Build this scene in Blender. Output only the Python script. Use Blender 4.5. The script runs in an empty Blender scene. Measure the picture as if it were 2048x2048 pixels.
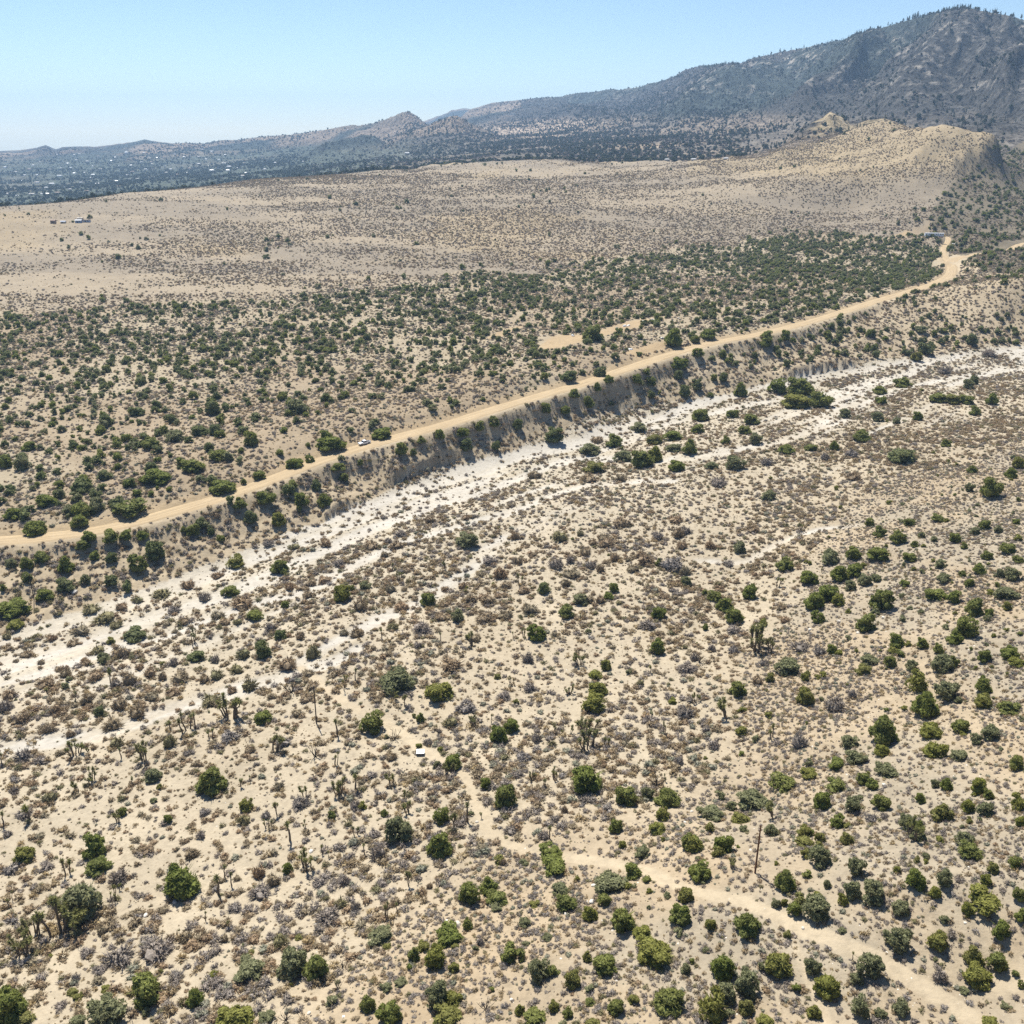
import bpy, math, random
import numpy as np

# ------------------------------------------------------------------ camera, sky, sun, exposure
scene = bpy.context.scene
CAM_H, PITCH, FPX = 150.0, math.radians(22.0), 1886.0      # metres above the wash, tilt down, focal length (2048 px wide)
cam_data = bpy.data.cameras.new('camera')
cam_data.sensor_width = 36.0
cam_data.lens = 36.0 * FPX / 2048.0
cam_data.clip_start = 1.0
cam_data.clip_end = 60000.0
cam = bpy.data.objects.new('camera', cam_data)
scene.collection.objects.link(cam)
cam.location = (0, 0, CAM_H)
cam.rotation_euler = (math.pi / 2 - PITCH, 0, 0)
scene.camera = cam

SUN_AZ, SUN_EL = math.radians(-22.0), math.radians(59.0)   # azimuth from +Y towards +X
world = bpy.data.worlds.new('World')
scene.world = world
world.use_nodes = True
wn = world.node_tree.nodes
sky = wn.new('ShaderNodeTexSky')
sky.sky_type = 'NISHITA'
sky.sun_disc = False
sky.sun_elevation = SUN_EL
sky.sun_rotation = SUN_AZ
sky.altitude = 1300
sky.air_density = 1.0
sky.dust_density = 0.0
sky.ozone_density = 3.6
wn['Background'].inputs['Strength'].default_value = 0.076
world.node_tree.links.new(sky.outputs[0], wn['Background'].inputs['Color'])

sun_data = bpy.data.lights.new('sun', 'SUN')
sun_data.energy = 4.9
sun_data.angle = math.radians(0.53)
sun_data.color = (1.0, 0.955, 0.86)
sun = bpy.data.objects.new('sun', sun_data)
scene.collection.objects.link(sun)
sun.rotation_euler = (math.pi / 2 - SUN_EL, 0, math.pi - SUN_AZ)
sun.location = (0, 0, 900)

vs = scene.view_settings
vs.view_transform = 'Standard'
vs.look = 'None'
vs.exposure = 0.76
vs.gamma = 1.0
vs.use_curve_mapping = False
scene.cycles.max_bounces = 5
scene.cycles.diffuse_bounces = 2
scene.cycles.glossy_bounces = 2
scene.cycles.transmission_bounces = 2
scene.cycles.volume_bounces = 0
scene.cycles.use_denoising = False
scene.cycles.caustics_reflective = False
scene.cycles.caustics_refractive = False

# ------------------------------------------------------------------ helpers
C = scene.collection
rng = np.random.default_rng(7)

def norm(v):
    return v / (np.linalg.norm(v, axis=-1, keepdims=True) + 1e-12)

CP, SP = math.cos(PITCH), math.sin(PITCH)

def ray(px, py):
    """world direction of the line of sight through a point of the 2048 px photograph"""
    u = (np.asarray(px, float) - 1024.0); v = (np.asarray(py, float) - 1024.0)
    d = np.stack([u, FPX * CP - v * SP, -FPX * SP - v * CP], -1)
    return norm(d)

def at_z(px, py, z):
    d = ray(px, py); t = (z - CAM_H) / d[..., 2]
    return d * np.asarray(t)[..., None] + np.array([0, 0, CAM_H])

def at_r(px, py, r):
    d = ray(px, py); t = r / np.hypot(d[..., 0], d[..., 1])
    return d * np.asarray(t)[..., None] + np.array([0, 0, CAM_H])

def project(P):
    P = np.asarray(P, float)
    x = P[..., 0]; y = P[..., 1]; z = P[..., 2] - CAM_H
    dep = y * CP - z * SP
    return 1024 + FPX * x / dep, 1024 - FPX * (y * SP + z * CP) / dep, dep

def _hash(ix, iy, seed):
    h = ix * np.uint32(374761393) + iy * np.uint32(668265263) + np.uint32((seed * 974634777) & 0xffffffff)
    h = (h ^ (h >> np.uint32(13))) * np.uint32(1274126177)
    h = h ^ (h >> np.uint32(16))
    return (h & np.uint32(0xffff)).astype(np.float32) * np.float32(1 / 65535.0)

def vnoise(x, y, seed=0):
    ix = np.floor(x); iy = np.floor(y); fx = x - ix; fy = y - iy
    fx = fx * fx * fx * (fx * (fx * 6 - 15) + 10); fy = fy * fy * fy * (fy * (fy * 6 - 15) + 10)
    fx = fx.astype(np.float32); fy = fy.astype(np.float32); one = np.uint32(1)
    ix = ix.astype(np.int64).astype(np.uint32); iy = iy.astype(np.int64).astype(np.uint32)
    a = _hash(ix, iy, seed); b = _hash(ix + one, iy, seed); c = _hash(ix, iy + one, seed); d = _hash(ix + one, iy + one, seed)
    return (a * (1 - fx) + b * fx) * (1 - fy) + (c * (1 - fx) + d * fx) * fy

def fbm(x, y, wave, octaves=4, seed=0, ridged=False):
    x = np.asarray(x, float)
    if x.size > 40000: return chunked(lambda p, q: fbm(p, q, wave, octaves, seed, ridged), x, np.asarray(y, float) + 0 * x)
    out = np.zeros(x.shape); amp = 1.0; tot = 0.0
    for o in range(octaves):
        a = 0.6 * o + 0.3; xr = (x * math.cos(a) - y * math.sin(a)) / wave; yr = (x * math.sin(a) + y * math.cos(a)) / wave
        n = vnoise(xr + 31.7 * o, yr - 17.3 * o, seed + o)
        if ridged:
            n = 1 - np.abs(2 * n - 1)
        out += amp * n; tot += amp; amp *= 0.5; wave *= 0.5
    return out / tot                                        # 0..1

def chunked(fn, x, y, n=16384):
    out = [fn(x[i:i + n], y[i:i + n]) for i in range(0, len(x), n)]
    if isinstance(out[0], dict): return {k: np.concatenate([o[k] for o in out]) for k in out[0]}
    return np.concatenate(out)

def sstep(a, b, x):
    t = np.clip((x - a) / (b - a), 0, 1)
    return t * t * (3 - 2 * t)

def polyline_dist(x, y, pts, extra=None):
    """distance to a world polyline, signed side (+ = left of travel), and an interpolated value along it"""
    best = np.full(x.shape, 1e12); side = np.zeros(x.shape); val = np.zeros(x.shape)
    for i in range(len(pts) - 1):
        ax, ay = pts[i][0], pts[i][1]; bx, by = pts[i + 1][0], pts[i + 1][1]
        dx, dy = bx - ax, by - ay; L = dx * dx + dy * dy + 1e-9
        t = np.clip(((x - ax) * dx + (y - ay) * dy) / L, 0, 1)
        ex = x - (ax + t * dx); ey = y - (ay + t * dy)
        d2 = ex * ex + ey * ey
        m = d2 < best
        best = np.where(m, d2, best)
        side = np.where(m, np.sign(dx * (y - ay) - dy * (x - ax)), side)
        if extra is not None:
            val = np.where(m, extra[i] * (1 - t) + extra[i + 1] * t, val)
    return np.sqrt(best), side, val

def in_poly(x, y, poly):
    inside = np.zeros(x.shape, bool); n = len(poly); j = n - 1
    for i in range(n):
        xi, yi = poly[i][0], poly[i][1]; xj, yj = poly[j][0], poly[j][1]
        c = ((yi > y) != (yj > y)) & (x < (xj - xi) * (y - yi) / (yj - yi + 1e-12) + xi)
        inside ^= c; j = i
    return inside

def smooth_line(pts, n=6):
    P = np.array(pts, float); out = []
    for i in range(len(P) - 1):
        p0 = P[max(i - 1, 0)]; p1 = P[i]; p2 = P[i + 1]; p3 = P[min(i + 2, len(P) - 1)]
        for k in range(n):
            t = k / n
            out.append(0.5 * ((2 * p1) + (-p0 + p2) * t + (2 * p0 - 5 * p1 + 4 * p2 - p3) * t * t + (-p0 + 3 * p1 - 3 * p2 + p3) * t ** 3))
    out.append(P[-1])
    return np.array(out)

def tag(o, label=None, cat=None, group=None, kind=None):
    if label: o['label'] = label
    if cat: o['category'] = cat
    if group: o['group'] = group
    if kind: o['kind'] = kind
    return o

def mesh_from(name, verts, faces, mats, mat_idx=None, smooth=False):
    """verts Nx3; faces an Mx3 / Mx4 array or a list of tuples"""
    me = bpy.data.meshes.new(name)
    verts = np.asarray(verts, np.float32)
    if isinstance(faces, np.ndarray):
        M, k = faces.shape
        me.vertices.add(len(verts)); me.vertices.foreach_set('co', verts.ravel())
        me.loops.add(M * k); me.loops.foreach_set('vertex_index', faces.astype(np.int32).ravel())
        me.polygons.add(M)
        me.polygons.foreach_set('loop_start', np.arange(0, M * k, k, dtype=np.int32))
        me.update(calc_edges=True)
    else:
        me.from_pydata([tuple(v) for v in verts], [], [tuple(f) for f in faces])
        me.update()
    for m in (mats if isinstance(mats, (list, tuple)) else [mats]):
        me.materials.append(m)
    if mat_idx is not None:
        me.polygons.foreach_set('material_index', np.asarray(mat_idx, np.int32))
    me.polygons.foreach_set('use_smooth', np.full(len(me.polygons), smooth))
    me.update()
    return me

def link(name, me, parent=None):
    o = bpy.data.objects.new(name, me)
    C.objects.link(o)
    if parent is not None: o.parent = parent
    return o

def empty(name, loc, rz=0.0, scale=(1, 1, 1)):
    o = bpy.data.objects.new(name, None)
    o.empty_display_size = 0.5
    C.objects.link(o); o.location = loc; o.rotation_euler = (0, 0, rz); o.scale = scale
    return o

class MB:
    """collects boxes, tubes and loose polygons into one mesh"""
    def __init__(self): self.v = []; self.f = []; self.m = []
    def add(self, verts, faces, mi=0):
        b = len(self.v); self.v += [tuple(p) for p in verts]
        self.f += [tuple(b + i for i in f) for f in faces]; self.m += [mi] * len(faces); return self
    def box(self, x0, x1, y0, y1, z0, z1, mi=0, tx=0, ty=0):
        return self.add([(x0, y0, z0), (x1, y0, z0), (x1, y1, z0), (x0, y1, z0), (x0 + tx, y0 + ty, z1), (x1 - tx, y0 + ty, z1), (x1 - tx, y1 - ty, z1), (x0 + tx, y1 - ty, z1)],
                        [(3, 2, 1, 0), (4, 5, 6, 7), (0, 1, 5, 4), (1, 2, 6, 5), (2, 3, 7, 6), (3, 0, 4, 7)], mi)
    def prism(self, outline, y0, y1, mi=0):
        """outline in x,z drawn out along y"""
        n = len(outline)
        vs_ = [(x, y0, z) for x, z in outline] + [(x, y1, z) for x, z in outline]
        fs = [tuple(range(n - 1, -1, -1))[::-1], tuple(range(n, 2 * n))[::-1]] + [(i, (i + 1) % n, n + (i + 1) % n, n + i)[::-1] for i in range(n)]
        return self.add(vs_, fs, mi)
    def tube(self, pts, radii, sides=6, mi=0, cap=True):
        P = np.array(pts, float); n = len(P); b = len(self.v)
        for i in range(n):
            t = P[min(i + 1, n - 1)] - P[max(i - 1, 0)]; t = t / (np.linalg.norm(t) + 1e-9)
            a = np.cross(t, [0, 0, 1.0]) if abs(t[2]) < 0.9 else np.cross(t, [1.0, 0, 0]); a /= np.linalg.norm(a); c = np.cross(t, a)
            for k in range(sides):
                th = 2 * math.pi * k / sides
                self.v.append(tuple(P[i] + radii[i] * (math.cos(th) * a + math.sin(th) * c)))
        for i in range(n - 1):
            for k in range(sides):
                k2 = (k + 1) % sides
                self.f.append((b + i * sides + k, b + i * sides + k2, b + (i + 1) * sides + k2, b + (i + 1) * sides + k)); self.m.append(mi)
        if cap:
            self.f.append(tuple(b + k for k in range(sides))); self.f.append(tuple(b + (n - 1) * sides + k for k in range(sides))[::-1]); self.m += [mi, mi]
        return self
    def build(self, name, mats, parent=None, smooth=False):
        return link(name, mesh_from(name, self.v, self.f, mats, self.m, smooth), parent)

# ------------------------------------------------------------------ materials
def new_mat(name):
    m = bpy.data.materials.new(name); m.use_nodes = True
    nt = m.node_tree; b = nt.nodes['Principled BSDF']
    return m, nt, b

def nd(nt, typ, **kw):
    n = nt.nodes.new(typ)
    for k, v in kw.items(): setattr(n, k, v)
    return n

def mixc(nt, fac, a, b, blend='MIX'):
    n = nt.nodes.new('ShaderNodeMix'); n.data_type = 'RGBA'; n.blend_type = blend
    for s, v in ((n.inputs[0], fac), (n.inputs[6], a), (n.inputs[7], b)):
        if hasattr(v, 'links'): nt.links.new(v, s)
        elif isinstance(v, (int, float)): s.default_value = v
        else: s.default_value = (*v, 1)
    return n.outputs[2]

def ramp(nt, fac, stops):
    n = nt.nodes.new('ShaderNodeValToRGB'); r = n.color_ramp
    while len(r.elements) < len(stops): r.elements.new(0.5)
    for e, (p, c) in zip(r.elements, stops):
        e.position = p; e.color = (c, c, c, 1) if isinstance(c, (int, float)) else (*c, 1)
    nt.links.new(fac, n.inputs[0]); return n.outputs[0]

def noise_tex(nt, vec, scale, detail=3, rough=0.55):
    n = nd(nt, 'ShaderNodeTexNoise'); n.inputs['Scale'].default_value = scale; n.inputs['Detail'].default_value = detail; n.inputs['Roughness'].default_value = rough
    nt.links.new(vec, n.inputs['Vector']); return n.outputs['Fac']

def simple_mat(name, col, rough=0.7, metal=0.0, vary=0.12, scale=2.0, spec=0.3):
    m, nt, b = new_mat(name)
    tc = nd(nt, 'ShaderNodeTexCoord')
    f = noise_tex(nt, tc.outputs['Object'], scale, 4)
    nt.links.new(mixc(nt, f, [c * (1 - vary) for c in col], [min(1, c * (1 + vary)) for c in col]), b.inputs['Base Color'])
    b.inputs['Roughness'].default_value = rough; b.inputs['Metallic'].default_value = metal; b.inputs['Specular IOR Level'].default_value = spec
    return m

def plant_mat(name, cols, translucent=0.2, vary=0.5, scale=5.0):
    """foliage or twigs: the colour differs from one plant to the next and over each plant"""
    m, nt, b = new_mat(name)
    oi = nd(nt, 'ShaderNodeObjectInfo')
    n = len(cols)
    base = ramp(nt, oi.outputs['Random'], [(i / max(n - 1, 1), c) for i, c in enumerate(cols)])
    tc = nd(nt, 'ShaderNodeTexCoord')
    f = noise_tex(nt, tc.outputs['Object'], scale, 3, 0.6)
    val = ramp(nt, f, [(0.3, 1 - vary), (0.7, 1 + vary)])
    colr = mixc(nt, 1.0, base, val, 'MULTIPLY')
    nt.links.new(colr, b.inputs['Base Color'])
    b.inputs['Roughness'].default_value = 0.75; b.inputs['Specular IOR Level'].default_value = 0.15
    if translucent:
        tr = nd(nt, 'ShaderNodeBsdfTranslucent'); nt.links.new(colr, tr.inputs['Color'])
        mx = nd(nt, 'ShaderNodeMixShader'); mx.inputs[0].default_value = translucent
        nt.links.new(b.outputs[0], mx.inputs[1]); nt.links.new(tr.outputs[0], mx.inputs[2])
        nt.links.new(mx.outputs[0], nt.nodes['Material Output'].inputs['Surface'])
    return m

def ground_mat(name='desert_soil', litter=0.35, lscale=1.0, lcol=(0.20, 0.15, 0.10)):
    m, nt, b = new_mat(name)
    at = nd(nt, 'ShaderNodeVertexColor', layer_name='soil')
    tc = nd(nt, 'ShaderNodeTexCoord'); v = tc.outputs['Object']
    big = ramp(nt, noise_tex(nt, v, 0.05, 5, 0.6), [(0.3, 0.88), (0.7, 1.1)])
    mid = ramp(nt, noise_tex(nt, v, 0.55, 5, 0.65), [(0.28, 0.80), (0.5, 1.0), (0.75, 1.12)])
    vo = nd(nt, 'ShaderNodeTexVoronoi'); vo.inputs['Scale'].default_value = 1.5; nt.links.new(v, vo.inputs['Vector'])
    stones = ramp(nt, vo.outputs['Distance'], [(0.06, 0.72), (0.16, 1.0)])
    c = mixc(nt, 1.0, at.outputs['Color'], big, 'MULTIPLY')
    c = mixc(nt, 1.0, c, mid, 'MULTIPLY')
    c = mixc(nt, 0.6, c, stones, 'MULTIPLY')
    li = ramp(nt, noise_tex(nt, v, 1.7 * lscale, 5, 0.75), [(0.50, 0.0), (0.62, 1.0)])
    pa = ramp(nt, noise_tex(nt, v, 0.16 * lscale, 4, 0.6), [(0.35, 0.25), (0.65, 1.0)])
    lm = nd(nt, 'ShaderNodeMath', operation='MULTIPLY'); nt.links.new(li, lm.inputs[0]); nt.links.new(pa, lm.inputs[1])
    lm2 = nd(nt, 'ShaderNodeMath', operation='MULTIPLY'); nt.links.new(lm.outputs[0], lm2.inputs[0]); lm2.inputs[1].default_value = litter
    c = mixc(nt, lm2.outputs[0], c, lcol)
    nt.links.new(c, b.inputs['Base Color'])
    b.inputs['Roughness'].default_value = 0.95; b.inputs['Specular IOR Level'].default_value = 0.1
    bp = nd(nt, 'ShaderNodeBump'); bp.inputs['Strength'].default_value = 0.7; bp.inputs['Distance'].default_value = 0.35
    nt.links.new(noise_tex(nt, v, 0.9, 6, 0.65), bp.inputs['Height'])
    nt.links.new(bp.outputs[0], b.inputs['Normal'])
    return m

def range_mat():
    """far slopes: scrub too far away to pick apart, pale rock between"""
    m, nt, b = new_mat('far_scrub')
    at = nd(nt, 'ShaderNodeVertexColor', layer_name='soil')
    rk = nd(nt, 'ShaderNodeVertexColor', layer_name='rock')
    tc = nd(nt, 'ShaderNodeTexCoord'); v = tc.outputs['Object']
    n1 = noise_tex(nt, v, 0.03, 6, 0.7)
    n2 = noise_tex(nt, v, 0.006, 5, 0.65)
    vo = nd(nt, 'ShaderNodeTexVoronoi'); vo.inputs['Scale'].default_value = 0.085; nt.links.new(v, vo.inputs['Vector'])
    dots = ramp(nt, vo.outputs['Distance'], [(0.25, 0.35), (0.5, 1.3)])
    c = mixc(nt, 1.0, at.outputs['Color'], ramp(nt, n1, [(0.3, 0.5), (0.65, 1.5)]), 'MULTIPLY')
    c = mixc(nt, 0.75, c, dots, 'MULTIPLY')
    c = mixc(nt, 1.0, c, ramp(nt, n2, [(0.3, 0.75), (0.7, 1.25)]), 'MULTIPLY')
    ad = nd(nt, 'ShaderNodeMath', operation='MULTIPLY'); nt.links.new(rk.outputs['Color'], ad.inputs[0])
    nt.links.new(ramp(nt, n1, [(0.52, 0.0), (0.66, 1.0)]), ad.inputs[1])
    c = mixc(nt, ad.outputs[0], c, (0.36, 0.32, 0.27))
    nt.links.new(c, b.inputs['Base Color'])
    b.inputs['Roughness'].default_value = 1.0; b.inputs['Specular IOR Level'].default_value = 0.05
    bp = nd(nt, 'ShaderNodeBump'); bp.inputs['Strength'].default_value = 0.9; bp.inputs['Distance'].default_value = 12.0
    nt.links.new(n1, bp.inputs['Height']); nt.links.new(bp.outputs[0], b.inputs['Normal'])
    return m

M = {}
M['soil'] = ground_mat()
M['sand'] = ground_mat('wash_sand', 0.12, 1.0, (0.30, 0.24, 0.18))
M['dry_plain'] = ground_mat('dry_plain', 0.85, 0.42, (0.19, 0.155, 0.12))
M['range'] = range_mat()
M['green'] = plant_mat('green_foliage', [(0.20, 0.23, 0.058), (0.225, 0.248, 0.068), (0.24, 0.252, 0.078), (0.205, 0.225, 0.072)], 0.45)
M['yellow_green'] = plant_mat('yellow_green_foliage', [(0.255, 0.262, 0.064), (0.275, 0.27, 0.076), (0.26, 0.25, 0.088)], 0.45)
M['grey_green'] = plant_mat('grey_green_foliage', [(0.25, 0.258, 0.135), (0.27, 0.272, 0.145), (0.235, 0.242, 0.125)], 0.45)
M['dark_green'] = plant_mat('dark_green_foliage', [(0.175, 0.20, 0.080), (0.19, 0.212, 0.086), (0.205, 0.22, 0.098), (0.18, 0.20, 0.090)], 0.42)
M['far_green'] = plant_mat('far_tree_foliage', [(0.060, 0.078, 0.034), (0.075, 0.09, 0.042), (0.085, 0.095, 0.05)], 0.2)
M['far_burnt'] = plant_mat('far_burnt_twigs', [(0.13, 0.105, 0.09), (0.16, 0.13, 0.11), (0.11, 0.095, 0.085)], 0.1)
M['brown'] = plant_mat('brown_twigs', [(0.32, 0.235, 0.15), (0.29, 0.235, 0.15), (0.35, 0.245, 0.15), (0.26, 0.22, 0.145)], 0.2)
M['grey'] = plant_mat('grey_twigs', [(0.30, 0.25, 0.205), (0.32, 0.275, 0.235), (0.27, 0.23, 0.19), (0.29, 0.26, 0.235)], 0.2)
M['straw'] = plant_mat('straw', [(0.44, 0.33, 0.175), (0.39, 0.30, 0.17), (0.35, 0.265, 0.155), (0.32, 0.245, 0.15)], 0.25)
M['olive'] = plant_mat('olive_twigs', [(0.24, 0.215, 0.105), (0.26, 0.225, 0.12), (0.215, 0.20, 0.105)], 0.2)
M['sage'] = plant_mat('sage_leaves', [(0.27, 0.265, 0.19), (0.30, 0.285, 0.21), (0.25, 0.25, 0.18)], 0.2)
M['yucca'] = plant_mat('yucca_leaves', [(0.23, 0.235, 0.082), (0.26, 0.255, 0.098), (0.21, 0.21, 0.09)], 0.35)
M['bark'] = simple_mat('bark', (0.10, 0.075, 0.055), 0.95, vary=0.4, scale=3)
M['yucca_bark'] = simple_mat('yucca_bark', (0.15, 0.115, 0.08), 0.95, vary=0.4, scale=4)
M['char'] = simple_mat('charred_wood', (0.045, 0.038, 0.034), 0.9, vary=0.4, scale=4)
M['snag'] = simple_mat('weathered_wood', (0.16, 0.135, 0.115), 0.95, vary=0.35, scale=1)
M['stone'] = plant_mat('pale_stone', [(0.58, 0.54, 0.47), (0.50, 0.45, 0.38), (0.66, 0.63, 0.57)], 0.0, 0.15)

# ------------------------------------------------------------------ terrain: one height function for the whole place
# heights (metres above the wash) and ranges read off the photograph along lines of sight
PTS_Z = [  # near side of the wash and the spur on the right
    (-500, 2500, 12), (-300, 2048, 9), (0, 2048, 10), (400, 2048, 14), (1024, 2048, 21), (1500, 2048, 26), (1800, 2048, 28), (2048, 2048, 31), (2500, 2500, 42), (2600, 1800, 52), (1024, 2800, 30),
    (-300, 1750, 4), (0, 1750, 5), (500, 1750, 8), (1024, 1750, 15), (1510, 1748, 24), (1800, 1748, 31), (2048, 1748, 36),
    (-300, 1500, 2), (0, 1500, 2.5), (500, 1500, 4.5), (900, 1500, 7), (1200, 1500, 10), (1450, 1500, 14), (1640, 1480, 20), (1800, 1450, 24), (2048, 1450, 33),
    (0, 1380, 1.2), (500, 1350, 2.5), (900, 1300, 4.5), (1250, 1300, 7), (1480, 1280, 9), (1600, 1300, 13.5), (1750, 1280, 20), (2048, 1250, 31),
    (1000, 1150, 5), (1300, 1120, 7), (1500, 1150, 9), (1650, 1100, 13.5), (1780, 1080, 18.5), (2048, 1080, 27),
    (1300, 980, 7.5), (1600, 980, 10), (1750, 1000, 13.5), (1900, 960, 18), (2048, 960, 22), (2400, 1000, 34), (2400, 800, 24),
    (1700, 860, 12), (2048, 850, 15.5), (1400, 880, 8.5), (600, 1200, 2.5), (200, 1320, 1), (800, 1080, 4), (1050, 1000, 5.5), (1850, 780, 13.5),
    # terrace above the road and the dry plateau
    (-400, 1000, 9), (-400, 800, 14), (0, 900, 12.5), (300, 850, 15.5), (600, 780, 19), (900, 720, 23), (1200, 640, 28), (1500, 560, 33), (1750, 500, 38.5),
    (-400, 640, 20), (0, 620, 22), (300, 600, 25), (500, 590, 28), (1000, 530, 33), (1300, 500, 36), (1500, 480, 38), (1700, 460, 46), (1850, 470, 42),
    (-400, 520, 32), (0, 500, 35), (500, 470, 42), (1000, 430, 54), (1400, 420, 57), (1700, 420, 56),
]
PTS_R = [  # px, py, range
    (-400, 430, 1400), (0, 413, 1430), (250, 386, 1520), (500, 360, 1650), (750, 339, 1750), (1030, 321, 1850), (1250, 326, 1780), (1420, 335, 1560),
    # dry hills at the right: crest, saddle and the shoulder that comes down to the caravan
    (1500, 322, 1620), (1560, 306, 1680), (1620, 290, 1700), (1660, 277, 1700), (1700, 263, 1720), (1740, 251, 1740), (1778, 247, 1740), (1803, 256, 1730), (1830, 274, 1715),
    (1850, 263, 1620), (1875, 254, 1600), (1895, 251, 1590), (1918, 264, 1600), (1940, 280, 1610), (1962, 285, 1600), (1985, 283, 1560), (1996, 288, 1550),
    (1970, 325, 1500), (1935, 365, 1430), (1905, 395, 1350), (1880, 425, 1250), (1900, 460, 1140),
    (1600, 330, 1530), (1700, 310, 1540), (1780, 315, 1500), (1860, 312, 1480), (1550, 370, 1380), (1700, 365, 1390), (1820, 360, 1380),
    (2048, 300, 1950), (2048, 345, 1720), (2048, 400, 1520), (2048, 440, 1330), (2048, 487, 1065), (1990, 505, 985), (1960, 470, 1130), (2000, 420, 1330), (2005, 360, 1560), (2150, 420, 1400), (2200, 500, 1050), (2048, 560, 800),
]
PTS_ABS = [  # px, range, z : ground that lies behind crests and the far plain
    (-500, 1800, 10), (-500, 2400, -35), (-500, 5000, -30), (-500, 8000, -10),
    (0, 1560, 45), (0, 1800, 15), (0, 2300, -22), (0, 4000, -30), (0, 6500, -5), (0, 9000, -40),
    (250, 1800, 32), (250, 2400, 2), (250, 4500, -10), (250, 6500, 10),
    (500, 1900, 50), (500, 2400, 28), (500, 3500, 20), (500, 5500, 40), (500, 8000, 60),
    (750, 2000, 72), (750, 3000, 62), (750, 4500, 80), (1000, 2200, 92), (1000, 3000, 106), (1000, 4500, 150), (1000, 6500, 226), (1000, 9000, 200),
    (1300, 2100, 96), (1300, 3000, 130), (1300, 4500, 200), (1500, 1900, 100), (1500, 2600, 140), (1500, 3200, 175), (1500, 6000, 220),
    (1700, 2050, 125), (1790, 2000, 128), (1790, 2300, 145), (1900, 1900, 130), (1990, 1800, 118), (1990, 2150, 122), (2048, 2400, 150), (2048, 3000, 180), (2048, 6000, 250),
    (2500, 900, 45), (2500, 1500, 85), (2500, 2200, 140), (2500, 4000, 220), (2500, 9000, 200), (1500, 9000, 200),
    (-500, 15000, -420), (500, 15000, -400), (1500, 15000, -300), (2500, 15000, -300), (-1500, 6000, -20), (3500, 6000, 200), (-1500, 1500, 20), (3500, 1500, 80), (-1200, 400, 5), (3300, 400, 45),
]
# foot of the terrace bank, along the wash (px, py, z)
BANK_PX = [(-400, 1350, -1), (-150, 1300, -0.5), (0, 1262, 0), (100, 1235, 0.3), (200, 1202, 0.8), (310, 1165, 1.2), (420, 1122, 1.8), (540, 1075, 2.4), (640, 1040, 2.9), (700, 1015, 3.2), (780, 975, 3.7), (870, 935, 4.4),
           (950, 915, 5.0), (1040, 893, 5.8), (1130, 865, 6.6), (1220, 825, 7.4), (1300, 805, 8.1), (1400, 790, 9.0), (1490, 775, 9.7), (1560, 757, 10.2), (1640, 742, 10.8), (1720, 730, 11.4), (1850, 710, 12.4), (2048, 686, 14), (2300, 660, 17)]
ROAD_PX = [(-500, 1085, 9.0), (-200, 1092, 9.2), (0, 1081, 9.6), (110, 1072, 10.0), (230, 1053, 10.5), (400, 1008, 11.8), (520, 968, 13.0), (640, 921, 14.6), (760, 884, 16.2), (900, 846, 18.0), (1030, 806, 20), (1150, 772, 21.6), (1270, 732, 23.6),
           (1400, 692, 26), (1520, 668, 28), (1640, 638, 30), (1760, 600, 32), (1850, 574, 33.6), (1897, 553, 34.6), (1905, 532, 35.4), (1895, 518, 36)]
FORK_PX = [(1897, 527, 35.6), (1912, 517, 37.0), (1940, 511, 38.6), (1962, 507, 39.8), (1980, 505, 40.4), (2000, 508, 40.2), (2016, 504, 40.4), (2030, 494, 40.6), (2060, 485, 41), (2150, 476, 42), (2400, 460, 47)]
SPUR_PX = [(1897, 524, 35.8), (1888, 510, 36.6), (1888, 495, 38), (1896, 482, 39.6), (1893, 473, 41), (1868, 470, 41.8), (1850, 473, 41.8)]

def z_line(pp): return np.array([at_z(a, b, c) for a, b, c in pp])
BANK = smooth_line(z_line(BANK_PX), 4)
ROAD = smooth_line(z_line(ROAD_PX), 5)
FORK = smooth_line(z_line(FORK_PX), 5)
SPUR = smooth_line(z_line(SPUR_PX), 5)

def az_of(px): return np.arctan((np.asarray(px, float) - 1024.0) * CP / FPX)      # on the horizon

_cp = [at_z(a, b, c) for a, b, c in PTS_Z] + [at_r(a, b, c) for a, b, c in PTS_R]
_cp += [np.array([r * math.sin(az_of(px)), r * math.cos(az_of(px)), z]) for px, r, z in PTS_ABS]
_cp += list(z_line(BANK_PX)) + list(z_line(ROAD_PX)) + list(z_line(FORK_PX)) + list(z_line(SPUR_PX))
CPTS = np.array(_cp)
def _fit():
    n = len(CPTS); X = CPTS[:, :2] / 1000.0
    D = np.sqrt(((X[:, None] - X[None]) ** 2).sum(-1) + 0.008 ** 2)
    A = np.zeros((n + 3, n + 3)); A[:n, :n] = -D + np.eye(n) * 0.0004; A[:n, n] = 1; A[:n, n + 1:] = X; A[n, :n] = 1; A[n + 1:, :n] = X.T
    return np.linalg.solve(A, np.concatenate([CPTS[:, 2], [0, 0, 0]]))
_w = _fit()
def base_z(x, y):
    X = x / 1000.0; Y = y / 1000.0; n = len(CPTS)
    out = _w[n] + _w[n + 1] * X + _w[n + 2] * Y
    for i in range(n):
        dx = X - CPTS[i, 0] / 1000; dy = Y - CPTS[i, 1] / 1000
        dx *= dx; dy *= dy; dx += dy; dx += 6.4e-5
        np.sqrt(dx, out=dx); dx *= _w[i]; out -= dx
    return out

def on_base(px, py, z=8.0):
    """where the line of sight through a point of the photograph meets the ground"""
    for _ in range(8):
        P = at_z(px, py, z); z = 0.5 * z + 0.5 * float(base_z(np.array([P[0]]), np.array([P[1]]))[0])
    return at_z(px, py, z)

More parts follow.
